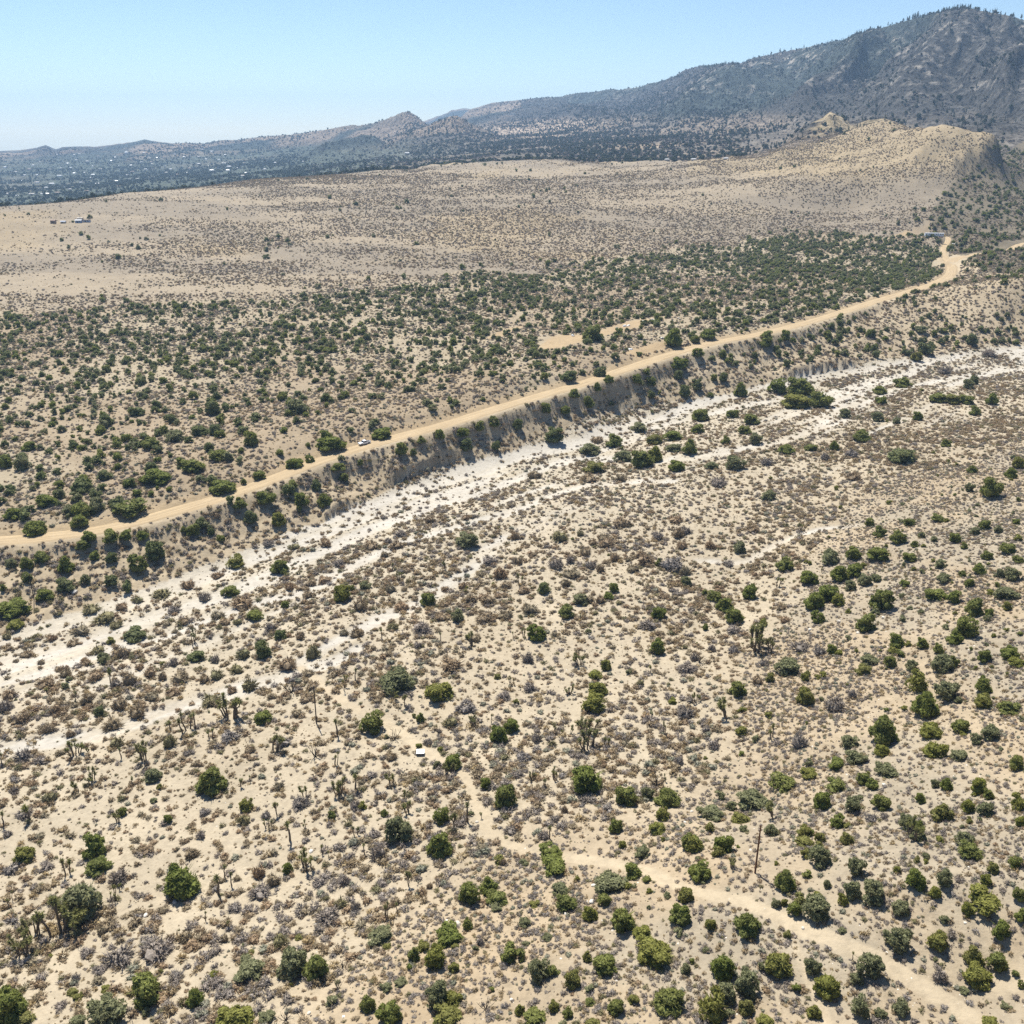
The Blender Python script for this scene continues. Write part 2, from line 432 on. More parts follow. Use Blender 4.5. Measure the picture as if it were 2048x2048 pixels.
# far ranges: skyline as seen, distance of the crest, how far the slope reaches in front and behind
RANGES = {
    'mountain': dict(sky=[(900, 240), (940, 219), (985, 206), (1040, 200), (1100, 195), (1140, 190), (1160, 185), (1210, 180), (1280, 172), (1330, 158), (1370, 140), (1400, 133), (1480, 126), (1520, 113), (1600, 95), (1680, 80), (1740, 62), (1800, 45), (1860, 30), (1900, 20), (1940, 18), (2000, 28), (2048, 36), (2200, 60), (2600, 40), (3400, 120)],
                     D=[(900, 7000), (1200, 5600), (1500, 4300), (1800, 3500), (2048, 3100), (2600, 3000), (3400, 3000)], front=0.36, back=0.4, seed=11),
    'far_mountain': dict(sky=[(780, 262), (850, 242), (880, 230), (905, 219), (930, 216), (955, 222), (990, 212), (1040, 235)], D=[(700, 9000), (1100, 9000)], front=0.2, back=0.2, seed=23),
    'ridge': dict(sky=[(-1400, 315), (-700, 300), (-300, 308), (-100, 300), (0, 304), (30, 306), (60, 301), (92, 292), (112, 301), (125, 296), (160, 295), (205, 295), (240, 289), (270, 284), (290, 279), (312, 284), (345, 289), (370, 287), (410, 289), (440, 282), (470, 282), (520, 275), (580, 270), (640, 262), (690, 252), (740, 246), (775, 234), (800, 226), (815, 223), (830, 230), (845, 243), (870, 262), (900, 290)],
                  D=[(-1400, 6500), (0, 6800), (300, 6600), (500, 6000), (700, 5200), (815, 4800), (950, 4800)], front=0.30, back=0.3, seed=37),
    'knoll': dict(sky=[(700, 300), (760, 292), (800, 272), (840, 257), (870, 243), (900, 233), (915, 232), (940, 246), (975, 262), (1010, 275), (1060, 290)], D=[(700, 4200), (900, 4000), (1060, 4300)], front=0.20, back=0.14, seed=41),
    'low_rise': dict(sky=[(600, 300), (650, 286), (690, 276), (725, 268), (750, 272), (780, 290), (800, 300)], D=[(600, 3900), (800, 3900)], front=0.14, back=0.12, seed=43),
    'rocky_hill': dict(sky=[(1500, 310), (1560, 292), (1590, 265), (1620, 246), (1645, 236), (1660, 223), (1680, 232), (1700, 244), (1735, 240), (1770, 238), (1800, 246), (1840, 262)], D=[(1500, 1950), (1700, 2050), (1840, 2000)], front=0.14, back=0.10, seed=53),
    'dark_hill': dict(sky=[(1840, 275), (1880, 258), (1910, 246), (1940, 237), (1965, 234), (1990, 241), (2048, 250), (2150, 255), (2400, 250), (2700, 270)], D=[(1840, 2150), (2048, 2250), (2700, 2200)], front=0.18, back=0.14, seed=59),
    'foothill': dict(sky=[(1440, 236), (1560, 226), (1640, 205), (1720, 186), (1790, 184), (1830, 196), (1870, 192), (1930, 168), (1980, 160), (2048, 148), (2300, 120), (2700, 150)], D=[(1440, 3300), (1700, 3000), (2048, 2700), (2700, 2600)], front=0.16, back=0.10, seed=61),
}
for _k, R_ in RANGES.items():
    s = np.array(R_['sky'], float); q = ray(s[:, 0], s[:, 1]); R_['az'] = np.arctan2(q[:, 0], q[:, 1])
    d = np.interp(s[:, 0], [q[0] for q in R_['D']], [q[1] for q in R_['D']])
    R_['zc'] = at_r(s[:, 0], s[:, 1], d)[:, 2]; R_['dc'] = d

def range_part(name, x, y, r, az, b):
    R_ = RANGES[name]
    D = np.interp(az, R_['az'], R_['dc']); Z = np.interp(az, R_['az'], R_['zc'])
    end = sstep(R_['az'][0] - 0.004, R_['az'][0] + 0.02, az) * (1 - sstep(R_['az'][-1] - 0.02, R_['az'][-1] + 0.004, az))
    wf = R_['front'] * D; wb = R_['back'] * D
    lam = 0.16 * D
    warp = fbm(x, y, lam * 1.1, 3, R_['seed'] + 5) - 0.5
    Dm = float(np.median(R_['dc']))                          # spurs and gullies run down the slope
    rd = fbm(az * Dm + warp * lam * 1.6, r * 0.42 + warp * lam * 0.8, lam * 0.95, 5, R_['seed'], True)
    t = np.where(r < D, (r - (D - wf)) / wf, 1 - (r - D) / wb)
    t = np.clip(t, 0, 1)
    env = 4 * t * (1 - t)
    s = t ** 1.25
    s = s * (1 + env * (rd - 0.62) * 1.5) + env * (rd - 0.62) * 0.30
    rough = (fbm(x, y, 0.012 * D, 3, R_['seed'] + 9) - 0.5) * 0.004 * D * np.clip(t * 6, 0, 1)
    zz = b + np.maximum(Z - b, 0) * np.clip(s, 0, None) * end + rough * end
    zz = np.minimum(zz, CAM_H + (Z - CAM_H) * np.minimum(r / D, 1.0) + 0.3 * rough)           # no spur stands above the crest line
    return np.where(t > 0, np.maximum(zz, b - 1), b - 1)

CUT = [((790, 970), (960, 914), 4.2), ((300, 1170), (400, 1135), 3.0), ((1560, 757), (1700, 733), 3.5), ((1230, 823), (1310, 803), 2.0), ((660, 1033), (730, 1000), 2.5)]   # undercut stretches of the bank

def height(x, y, detail=True):
    x = np.asarray(x, float); y = np.asarray(y, float)
    r = np.hypot(x, y); az = np.arctan2(x, y)
    z = base_z(x, y)
    near = r < 1500
    # gullies, hummocks
    k = sstep(100, 2600, r)
    hum = (fbm(x, y, 55, 4, 3) - 0.5) * 2.4 * (1 - k) + (fbm(x, y, 260, 5, 5) - 0.5) * 26 * sstep(1950, 2700, r)
    spur = sstep(8, 20, z) * (1 - sstep(420, 700, r)) * sstep(-20, 40, x)
    hum = hum + spur * (fbm(x * 0.8 + y * 0.6, (y * 0.8 - x * 0.6) * 0.45, 42, 4, 71, True) - 0.6) * 5.0
    z = z + hum
    # tan hills: small ribs
    z = z + sstep(70, 110, z) * (1 - sstep(1800, 1950, r)) * sstep(1150, 1400, r) * (fbm(az * 1500 + fbm(x, y, 90, 2, 29) * 60, r * 0.4, 85, 5, 19, True) - 0.6) * 23
    if near.any():
        xn, yn, zn = x[near], y[near], z[near]
        d, side, zb = polyline_dist(xn, yn, BANK, BANK[:, 2])
        bank = (side > 0)                                    # the terrace side
        amp = np.zeros_like(d)
        for (p0, p1, hgt) in CUT:
            q0 = at_z(*p0, 4 + 6 * p0[0] / 2048); q1 = at_z(*p1, 4 + 6 * p1[0] / 2048); c = (q0 + q1) / 2; L = np.hypot(*(q1 - q0)[:2]) / 2
            amp = np.maximum(amp, hgt * (1 - sstep(L * 0.7, L * 1.15, np.hypot(xn - c[0], yn - c[1]))))
        dd = d * np.where(bank, 1, -1) + (fbm(xn, yn, 14, 3, 77) - 0.5) * 5
        amp = amp + 0.5 * sstep(0.5, 0.75, fbm(xn, yn, 60, 2, 78))
        zn = zn + amp * sstep(0.0, 0.9, dd) * (1 - sstep(5, 20, dd)) * (d < 40)
        # rills on the bank
        rill = (fbm(xn, yn, 15, 4, 81, True) - 0.6) * 3.6
        zn = zn + np.where(bank, rill * sstep(2, 8, d) * (1 - sstep(22, 40, d)), 0)
        # braided channels in the wash
        zn = zn - 0.45 * channel_mask(xn, yn)
        for line, hw in ((ROAD, 4.9), (FORK, 4.2), (SPUR, 3.4)):
            d, side, zr = polyline_dist(xn, yn, line, line[:, 2])
            berm = 0.75 * sstep(hw, hw + 1.5, d) * (1 - sstep(hw + 2, hw + 7, d)) * np.where(side > 0, 1.0, 0.35)
            t = 1 - sstep(hw, hw + 9, d)
            zn = np.where(d < hw + 9, zn * (1 - t) + (zr - 0.0) * t, zn) + berm - 0.35 * (1 - sstep(hw - 1.2, hw - 0.2, d))
        z = z.copy(); z[near] = zn
    far = r > 1550
    if far.any():
        xf, yf, rf, af, b = x[far], y[far], r[far], az[far], z[far]
        zz = b.copy()
        for name in RANGES: zz = np.maximum(zz, range_part(name, xf, yf, rf, af, b))
        z = z.copy(); z[far] = zz
    return z

# white sand of the braided wash: channel lines read off the photograph
CH_PX = [
    ([(-300, 1345), (0, 1275), (200, 1218), (420, 1142), (560, 1090), (660, 1052), (780, 1000), (900, 950), (1050, 912), (1180, 878), (1250, 850), (1400, 806), (1600, 757), (1850, 722), (2048, 700), (2300, 680)], 4.4),
    ([(-300, 1400), (0, 1318), (150, 1290), (300, 1232), (430, 1188), (560, 1140), (700, 1078), (850, 1020), (950, 985), (1080, 940), (1180, 915), (1330, 918), (1480, 900), (1620, 862), (1700, 812), (1840, 768), (2048, 735), (2300, 710)], 3.6),
    ([(1240, 870), (1330, 850), (1430, 822), (1560, 800), (1680, 780), (1800, 752)], 3.2),
    ([(-200, 1520), (0, 1494), (150, 1480), (260, 1445), (370, 1405), (470, 1378), (560, 1348), (625, 1305), (700, 1262), (790, 1225), (870, 1190), (930, 1140), (960, 1110), (1010, 1075)], 2.9),
    ([(560, 1348), (650, 1325), (720, 1290)], 1.6),
    ([(-100, 1372), (80, 1340), (240, 1290), (330, 1262), (470, 1208), (600, 1178), (720, 1120), (850, 1070), (970, 1040), (1080, 1000), (1200, 965), (1340, 960)], 2.6),
        ([(1700, 1055), (1640, 1060), (1560, 1090), (1480, 1120), (1380, 1120)], 1.5),
]
CH = [(smooth_line([on_base(a, b, 4) for a, b in pts], 3), w) for pts, w in CH_PX]
def channel_mask(x, y):
    wx = x + (fbm(x, y, 26, 3, 91) - 0.5) * 9; wy = y + (fbm(x, y, 26, 3, 95) - 0.5) * 9
    out = np.zeros_like(x)
    for pts, w in CH:
        d, _, _ = polyline_dist(wx, wy, pts)
        out = np.maximum(out, (1 - sstep(w * 0.6, w * 1.9, d)) * (0.75 + 0.5 * fbm(x * 0.7 - y * 0.7, (x + y) * 0.12, 7, 3, 97)))
    st = fbm(x * 0.72 - y * 0.7, (x * 0.7 + y * 0.72) * 0.10, 9, 4, 99)        # thin streaks along the flow
    dmain, _, _ = polyline_dist(x, y, CH[1][0])
    out = np.maximum(out, 0.9 * sstep(0.54, 0.66, st) * (1 - sstep(22, 75, dmain)))
    return np.clip(out, 0, 1)

TRACK_PX = [(600, 1335), (640, 1372), (700, 1412), (770, 1450), (830, 1490), (885, 1525), (925, 1545), (940, 1580), (955, 1620), (985, 1660), (1020, 1688), (1100, 1706), (1200, 1722), (1290, 1742), (1370, 1778), (1440, 1805), (1520, 1832), (1600, 1868), (1680, 1902), (1760, 1935), (1830, 1975), (1900, 2020), (1960, 2060), (2100, 2160)]
PATH_PX = [(1590, 1905), (1600, 1930), (1630, 1990), (1650, 2040), (1670, 2100)]
def track_z(px, py): return np.interp(px, [600, 900, 1200, 1510, 1800, 2048], [5, 8, 14, 22, 27, 30])
TRACK = smooth_line([on_base(a, b, track_z(a, b)) for a, b in TRACK_PX], 3)
PATH = smooth_line([on_base(a, b, 25) for a, b in PATH_PX], 3)
GULLY = smooth_line([on_base(a, b, 30) for a, b in [(1960, 2000), (2000, 1992), (2035, 1975), (2070, 1955), (2120, 1950)]], 3)

# zones of the ground, outlined in plan
def plan(pp, z): return np.array([on_base(a, b, z if not callable(z) else z(a, b)) for a, b in pp])[:, :2]
FIELD_EDGE = np.array([at_z(a, b, c) for a, b, c in [(-600, 640, 19), (-200, 628, 21), (0, 622, 22), (130, 618, 22.5), (300, 606, 25), (430, 600, 27), (560, 590, 28.5), (700, 578, 29.5), (860, 560, 31.5), (980, 538, 33), (1080, 545, 33), (1150, 520, 34), (1300, 506, 36), (1450, 487, 37.5), (1600, 470, 40), (1700, 462, 46), (1790, 480, 41), (1850, 466, 42), (1900, 470, 40), (1960, 500, 37)]])
SPUR_POLY = plan([(560, 2250), (640, 2010), (730, 1900), (850, 1790), (1000, 1700), (1200, 1640), (1330, 1600), (1480, 1500), (1500, 1400), (1480, 1330), (1560, 1230), (1590, 1140), (1660, 1060), (1760, 985), (1900, 930), (2060, 895), (2500, 850), (3200, 1100), (3000, 2600)], lambda a, b: float(np.interp(a, [560, 1000, 1500, 2000, 2500], [14, 16, 14, 24, 34])))

PADS = []
for (bx, by, bw, bh, pz) in ((1240, 664, 62, 11, 26.5), (1130, 690, 48, 15, 25.5), (1290, 703, 40, 6, 25.5), (1878, 475, 16, 6, 41), (1803, 474, 14, 4, 41), (1010, 672, 40, 5, 24.5)):
    q = at_z(bx, by, pz); e = at_z(bx + bw, by - 0.28 * bw, pz); f = at_z(bx, by - bh, pz)
    ax = np.linalg.norm((e - q)[:2]); u = (e - q)[:2] / ax; v = np.array([-u[1], u[0]]); PADS.append((q, u, v, ax, max(abs(((f - q)[:2]) @ v), 4.0)))

def pad_mask(x, y):
    out = np.zeros(x.shape); w = (fbm(x, y, 20, 3, 151) - 0.5) * 1.0
    for q, u, v, ax, ay in PADS:
        d = np.sqrt((((x - q[0]) * u[0] + (y - q[1]) * u[1]) / ax) ** 2 + (((x - q[0]) * v[0] + (y - q[1]) * v[1]) / ay) ** 2)
        out = np.maximum(out, 1 - sstep(0.75, 1.05, d + w))
    return out

def masks(x, y):
    """soft masks for soil and plants"""
    m = {}
    r = np.hypot(x, y)
    wx = x + (fbm(x, y, 40, 3, 101) - 0.5) * 18; wy = y + (fbm(x, y, 40, 3, 107) - 0.5) * 18
    near = r < 1500
    db = np.full(x.shape, 1e6); dr = np.full(x.shape, 1e6); sb = -np.ones(x.shape); sr = np.ones(x.shape); df = np.full(x.shape, 1e6); sf = np.ones(x.shape)
    ch = np.zeros(x.shape); tr = np.zeros(x.shape); road = np.zeros(x.shape); pth = np.zeros(x.shape)
    a, s, _ = polyline_dist(x[near] + (fbm(x[near], y[near], 22, 3, 103) - 0.5) * 7, y[near] + (fbm(x[near], y[near], 22, 3, 109) - 0.5) * 7, BANK); db[near] = a; sb[near] = s
    a, s, _ = polyline_dist(x[near], y[near], ROAD); dr[near] = a; sr[near] = s
    a2, _, _ = polyline_dist(x[near], y[near], FORK); a3, _, _ = polyline_dist(x[near], y[near], SPUR)
    road[near] = np.maximum(1 - sstep(5, 7, a), np.maximum(1 - sstep(11, 17, a2), 1 - sstep(3.2, 5, a3)))
    a, s, _ = polyline_dist(x[near] + (fbm(x[near], y[near], 60, 3, 131) - 0.5) * 50, y[near] + (fbm(x[near], y[near], 60, 3, 137) - 0.5) * 50, FIELD_EDGE); df[near] = a; sf[near] = s
    ch[near] = channel_mask(x[near], y[near])
    a, _, _ = polyline_dist(x[near] + (fbm(x[near], y[near], 8, 2, 141) - 0.5) * 2.4, y[near], TRACK)
    tr[near] = 1 - sstep(1.0, 2.0, a)
    a, _, _ = polyline_dist(x[near], y[near], PATH); g, _, _ = polyline_dist(wx[near], wy[near], GULLY)
    pth[near] = np.maximum(0.7 * (1 - sstep(0.4, 1.1, a)), 1 - sstep(2.0, 4, g))
    terrace = sb > 0
    m['near'] = ~terrace & near & (r < 1050)
    m['bank'] = terrace & (sr < 0) & near & (dr < 200) & (x < 700)
    m['field'] = terrace & ~m['bank'] & (sf < 0) & near
    m['plateau'] = (terrace & ~m['bank'] & (sf > 0)) | (~near & (r < 1900))
    m['spur'] = in_poly(wx, wy, SPUR_POLY) & m['near']
    ds, _, _ = polyline_dist(wx, wy, np.concatenate([SPUR_POLY, SPUR_POLY[:1]]))
    m['spur_soft'] = np.where(m['near'], sstep(-14, 14, np.where(m['spur'], ds, -ds)), 0.0)
    m['pad'] = np.where(near, pad_mask(x, y), 0.0)
    m['ch'] = ch * m['near']; m['track'] = tr; m['road'] = road; m['path'] = pth; m['db'] = db; m['dr'] = dr; m['sr'] = sr; m['df'] = df
    return m

# ------------------------------------------------------------------ the ground as one sheet, cut into its pieces
deps = np.radians(np.concatenate([np.arange(70, 54, -0.5), np.arange(54, 4.45, -0.095)]))
rr = 145.0 / np.tan(deps)
rr = np.concatenate([rr, np.geomspace(rr[-1] * 1.006, 9300, 300), np.geomspace(9500, 11500, 6)])
aa = np.radians(np.concatenate([np.arange(-62, -41, 0.5), np.arange(-41, 41.01, 0.112), np.arange(41.5, 62.1, 0.5)]))
NR, NA = len(rr), len(aa)
GX = (rr[:, None] * np.sin(aa)[None]).ravel(); GY = (rr[:, None] * np.cos(aa)[None]).ravel()
GZ = chunked(height, GX, GY)
GR = np.hypot(GX, GY); GAZ = np.arctan2(GX, GY); GPX = 1024 + FPX * np.tan(GAZ) / CP
MK = chunked(masks, GX, GY)

def lerp(a, b, t): return a * (1 - t[:, None]) + b * t[:, None]
def col(*c): return np.array(c, float)[None]
n_big = fbm(GX, GY, 90, 4, 201); n_mid = fbm(GX, GY, 18, 4, 205)
soil = np.repeat(col(0.485, 0.405, 0.305), len(GX), 0)                                           # pale alluvium
soil = lerp(soil, col(0.44, 0.355, 0.255), sstep(0.5, 0.7, n_big) * 0.5)
soil = lerp(soil, col(0.555, 0.485, 0.39), 0.8 * np.exp(-(MK['db'] / 85) ** 2) * MK['near'])
sp = fbm(GX, GY, 30, 4, 209)
spc = lerp(np.repeat(col(0.435, 0.345, 0.245), len(GX), 0), col(0.405, 0.34, 0.26), sstep(0.45, 0.68, sp))
spc = lerp(spc, col(0.45, 0.345, 0.235), sstep(0.55, 0.75, fbm(GX, GY, 50, 3, 213)) * 0.6)
soil = lerp(soil, spc, MK['spur_soft'])
flow = fbm(GX * 0.72 - GY * 0.7, (GX * 0.7 + GY * 0.72) * 0.07, 5, 4, 217)
soil = lerp(soil, col(0.585, 0.535, 0.48), np.clip(MK['ch'], 0, 1) * np.clip(0.42 + 0.75 * sstep(0.3, 0.7, flow), 0, 1))
soil = lerp(soil, col(0.52, 0.425, 0.31), np.maximum(MK['track'], MK['path']) * 0.85)
bank = lerp(np.repeat(col(0.43, 0.345, 0.245), len(GX), 0), col(0.50, 0.405, 0.29), sstep(0.4, 0.7, n_mid))
soil = np.where(MK['bank'][:, None], bank, soil)
field = lerp(np.repeat(col(0.43, 0.355, 0.26), len(GX), 0), col(0.37, 0.29, 0.205), sstep(0.4, 0.65, n_big))
field = lerp(field, col(0.47, 0.35, 0.22), 0.8 * (1 - sstep(6, 12, MK['dr'])))
field = lerp(field, col(0.47, 0.345, 0.215), MK['pad'] * 0.9)
soil = np.where(MK['field'][:, None], field, soil)
pg = fbm(GX * 0.55 + GY * 0.3, GY * 1.6, 130, 5, 221)
plat = lerp(np.repeat(col(0.40, 0.325, 0.24), len(GX), 0), col(0.315, 0.26, 0.20), sstep(0.42, 0.60, pg))
plat = lerp(plat, col(0.45, 0.34, 0.20), sstep(0.58, 0.72, fbm(GX, GY, 180, 4, 225)) * 0.4)
tan_h = sstep(75, 115, GZ) * sstep(1250, 1450, GR) * (GPX > 1380)
plat = lerp(plat, col(0.42, 0.325, 0.20), tan_h * 0.7)
soil = np.where(MK['plateau'][:, None], plat, soil)
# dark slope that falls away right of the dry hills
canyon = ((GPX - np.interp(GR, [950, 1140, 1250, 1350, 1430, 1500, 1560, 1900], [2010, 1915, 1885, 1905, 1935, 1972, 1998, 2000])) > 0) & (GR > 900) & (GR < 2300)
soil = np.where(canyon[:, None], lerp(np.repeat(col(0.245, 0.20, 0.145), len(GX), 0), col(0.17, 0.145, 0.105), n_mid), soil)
# valley, plain and mountains
crest_r = np.interp(GPX, [-400, 0, 250, 500, 750, 1030, 1250, 1420, 1500, 1700, 1800, 1990, 2048], [1420, 1450, 1540, 1670, 1770, 1870, 1800, 1660, 1700, 1760, 1770, 1620, 1980])
crest_r = crest_r + (fbm(GX, GY, 60, 3, 231) - 0.5) * 40
farm = GR > crest_r
right = sstep(600, 1150, GPX)
fv = fbm(GX, GY, 500, 5, 241)
val = lerp(np.repeat(col(0.068, 0.078, 0.060), len(GX), 0), col(0.125, 0.108, 0.09), right * 0.9)
val = lerp(val, col(0.20, 0.16, 0.12), sstep(0.50, 0.62, fv) * (0.25 + 0.45 * right))
tanp = np.exp(-(((GPX - 1085) / 120) ** 2)) * np.exp(-(((GR - 4700) / 1100) ** 2))
val = lerp(val, col(0.31, 0.245, 0.185), np.clip(tanp * 1.6, 0, 1))
tanq = np.exp(-(((GPX - 1380) / 150) ** 2)) * np.exp(-(((GR - 2350) / 260) ** 2))
val = lerp(val, col(0.27, 0.21, 0.145), np.clip(tanq, 0, 1) * sstep(0.4, 0.6, fbm(GX, GY, 200, 4, 251)))
bz = np.where(GR > 1500, chunked(base_z, GX, GY), GZ)
up = GZ - bz
hillc = lerp(np.repeat(col(0.055, 0.053, 0.049), len(GX), 0), col(0.040, 0.048, 0.042), sstep(0.42, 0.6, fbm(GX, GY, 900, 3, 255)))
val = lerp(val, hillc, sstep(10, 45, up))
lefth = (GPX < 1040)
val = lerp(val, col(0.20, 0.155, 0.115), sstep(10, 40, up) * np.where(lefth, sstep(0.40, 0.60, fbm(GX, GY, 420, 4, 259)) * 0.85, 0))
rh = (GR < 2300) & (GPX > 1480) & (GPX < 1850)
val = lerp(val, col(0.25, 0.20, 0.125), np.where(rh, sstep(0.45, 0.6, fbm(GX, GY, 70, 4, 263)), 0) * sstep(4, 20, up))
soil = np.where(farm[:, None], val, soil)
rock = sstep(40, 120, up) * sstep(0.42, 0.62, fbm(GX + GZ * 2, GY, 300, 5, 271)) * (GPX > 960) * farm * (GR < 7500)
soil = np.clip(np.where(farm[:, None], soil, soil * np.array([0.785, 0.79, 0.755])), 0.01, 0.9)

# faces and their pieces
ia = np.arange(NR - 1)[:, None] * NA + np.arange(NA - 1)[None]
QF = np.stack([ia, ia + 1, ia + NA + 1, ia + NA], -1).reshape(-1, 4)
def fmean(v): return v[QF].mean(1)
piece = np.zeros(len(QF), int)
f_far = fmean(farm.astype(float)) > 0.5
f_up = fmean(up); f_px = fmean(GPX); f_r = fmean(GR)
piece[fmean(MK['bank'].astype(float)) > 0.5] = 2
piece[fmean(MK['field'].astype(float)) > 0.5] = 3
piece[fmean(MK['plateau'].astype(float)) > 0.5] = 4
piece[(fmean(MK['ch']) > 0.5) & (piece == 0)] = 1
piece[(fmean(MK['track']) > 0.5) & (piece == 0)] = 5
piece[f_far] = 6
piece[f_far & (f_up > 18)] = np.where(f_px[f_far & (f_up > 18)] > 1060, 8, 7)
piece[f_far & (f_up > 8) & (f_r < 2450) & (f_px > 1480)] = 9
# shared vertex normals so the cuts between pieces do not show
PV = np.stack([GX, GY, GZ], -1)
grid = PV.reshape(NR, NA, 3)
du = np.gradient(grid, axis=1); dv = np.gradient(grid, axis=0)
GN = np.cross(du, dv).reshape(-1, 3); GN = norm(GN); GN[GN[:, 2] < 0] *= -1

for k, (nm, mt) in {0: ('ground', 'soil'), 1: ('wash_bed', 'sand'), 2: ('bank_slope', 'soil'), 3: ('terrace_ground', 'soil'), 4: ('plateau_ground', 'dry_plain'), 5: ('dirt_track', 'sand'),
                    6: ('valley_floor', 'range'), 7: ('hills', 'range'), 8: ('mountain', 'range'), 9: ('foothill', 'range')}.items():
    F_ = QF[piece == k]
    if not len(F_): continue
    used, inv = np.unique(F_, return_inverse=True)
    me = mesh_from(nm, PV[used], inv.reshape(-1, 4), M[mt], smooth=True)
    ca = me.color_attributes.new('soil', 'FLOAT_COLOR', 'POINT')
    ca.data.foreach_set('color', np.concatenate([soil[used], np.ones((len(used), 1))], 1).astype(np.float32).ravel())
    if mt == 'range':
        cr = me.color_attributes.new('rock', 'FLOAT_COLOR', 'POINT')
        rk = rock[used]
        cr.data.foreach_set('color', np.stack([rk, rk, rk, np.ones_like(rk)], -1).astype(np.float32).ravel())
    me.normals_split_custom_set_from_vertices(GN[used].tolist())
    tag(link(nm, me), kind='structure')

# ------------------------------------------------------------------ graded dirt road and its forks
def road_mat():
    m, nt, b = new_mat('graded_dirt')
    tc = nd(nt, 'ShaderNodeTexCoord'); v = tc.outputs['Object']
    uv = nd(nt, 'ShaderNodeUVMap'); sp_ = nd(nt, 'ShaderNodeSeparateXYZ'); nt.links.new(uv.outputs[0], sp_.inputs[0])
    mp = nd(nt, 'ShaderNodeMapping'); mp.inputs['Scale'].default_value = (5, 0.05, 1); nt.links.new(uv.outputs[0], mp.inputs[0])
    streak = ramp(nt, noise_tex(nt, mp.outputs[0], 1.0, 4, 0.6), [(0.3, 0.78), (0.7, 1.15)])
    c = mixc(nt, noise_tex(nt, v, 0.12, 4), (0.37, 0.275, 0.165), (0.44, 0.345, 0.22))
    c = mixc(nt, 1.0, c, streak, 'MULTIPLY')
    c = mixc(nt, 1.0, c, ramp(nt, noise_tex(nt, v, 1.3, 4), [(0.3, 0.9), (0.7, 1.07)]), 'MULTIPLY')
    nt.links.new(c, b.inputs['Base Color']); b.inputs['Roughness'].default_value = 0.95; b.inputs['Specular IOR Level'].default_value = 0.1
    bp = nd(nt, 'ShaderNodeBump'); bp.inputs['Strength'].default_value = 0.5; bp.inputs['Distance'].default_value = 0.12
    nt.links.new(noise_tex(nt, mp.outputs[0], 1.6, 4), bp.inputs['Height']); nt.links.new(bp.outputs[0], b.inputs['Normal'])
    return m
M['road'] = road_mat()
def road_strip(name, line, hw, dz, ends=(0, 0)):
    P = smooth_line(line, 3); n = len(P)
    T = np.gradient(P[:, :2], axis=0); T = T / np.hypot(T[:, 0], T[:, 1])[:, None]; N_ = np.stack([-T[:, 1], T[:, 0]], -1)
    s = np.concatenate([[0], np.cumsum(np.hypot(*np.diff(P[:, :2], axis=0).T))])
    us = np.array([-1.0, -0.86, -0.5, -0.15, 0.2, 0.55, 0.86, 1.0])
    zo = np.array([-0.38, -0.05, 0.02, -0.03, 0.02, -0.03, -0.05, -0.38])
    wl = hw * (0.95 + 0.5 * (fbm(s, s * 0, 22, 5, 301) - 0.5)); wr = hw * (0.95 + 0.5 * (fbm(s, s * 0 + 50, 22, 5, 305) - 0.5))
    V = []; UV = []
    for j, u in enumerate(us):
        w = (wl if u > 0 else wr) * u
        V.append(np.concatenate([P[:, :2] + N_ * w[:, None], (P[:, 2] + zo[j] + dz)[:, None]], 1)); UV.append(np.stack([np.full(n, u), s], -1))
    V = np.array(V).transpose(1, 0, 2).reshape(-1, 3); UV = np.array(UV).transpose(1, 0, 2).reshape(-1, 2)
    k = len(us); i = np.arange(n - 1)[:, None] * k + np.arange(k - 1)[None]
    F_ = np.stack([i, i + 1, i + k + 1, i + k], -1).reshape(-1, 4)
    me = mesh_from(name, V, F_, M['road'], smooth=True)
    uvl = me.uv_layers.new(name='UVMap'); uvl.data.foreach_set('uv', UV[F_.ravel()].astype(np.float32).ravel())
    return tag(link(name, me), kind='structure')
road_strip('dirt_road', ROAD, 5.0, 0.10)
road_strip('dirt_road_branch', FORK, 6.0, 0.10)
road_strip('caravan_driveway', SPUR, 3.4, 0.02)

# quick look-ups on that sheet for everything that stands on it
_aa0, _rr0 = aa, rr
def grid_pos(x, y):
    fi = np.interp(np.hypot(x, y), rr, np.arange(NR)); fj = np.interp(np.arctan2(x, y), aa, np.arange(NA))
    i = np.minimum(fi.astype(int), NR - 2); j = np.minimum(fj.astype(int), NA - 2)
    return i, j, fi - i, fj - j
_Z2 = GZ.reshape(NR, NA)
def ground_z(x, y):
    i, j, u, v = grid_pos(x, y)
    return (_Z2[i, j] * (1 - u) * (1 - v) + _Z2[i + 1, j] * u * (1 - v) + _Z2[i, j + 1] * (1 - u) * v + _Z2[i + 1, j + 1] * u * v)
_M2 = {k: np.asarray(q).reshape(NR, NA) for k, q in MK.items()}
def ground_masks(x, y):
    i, j, u, v = grid_pos(x, y); i = i + (u > 0.5); j = j + (v > 0.5)
    return {k: q[i, j] for k, q in _M2.items()}
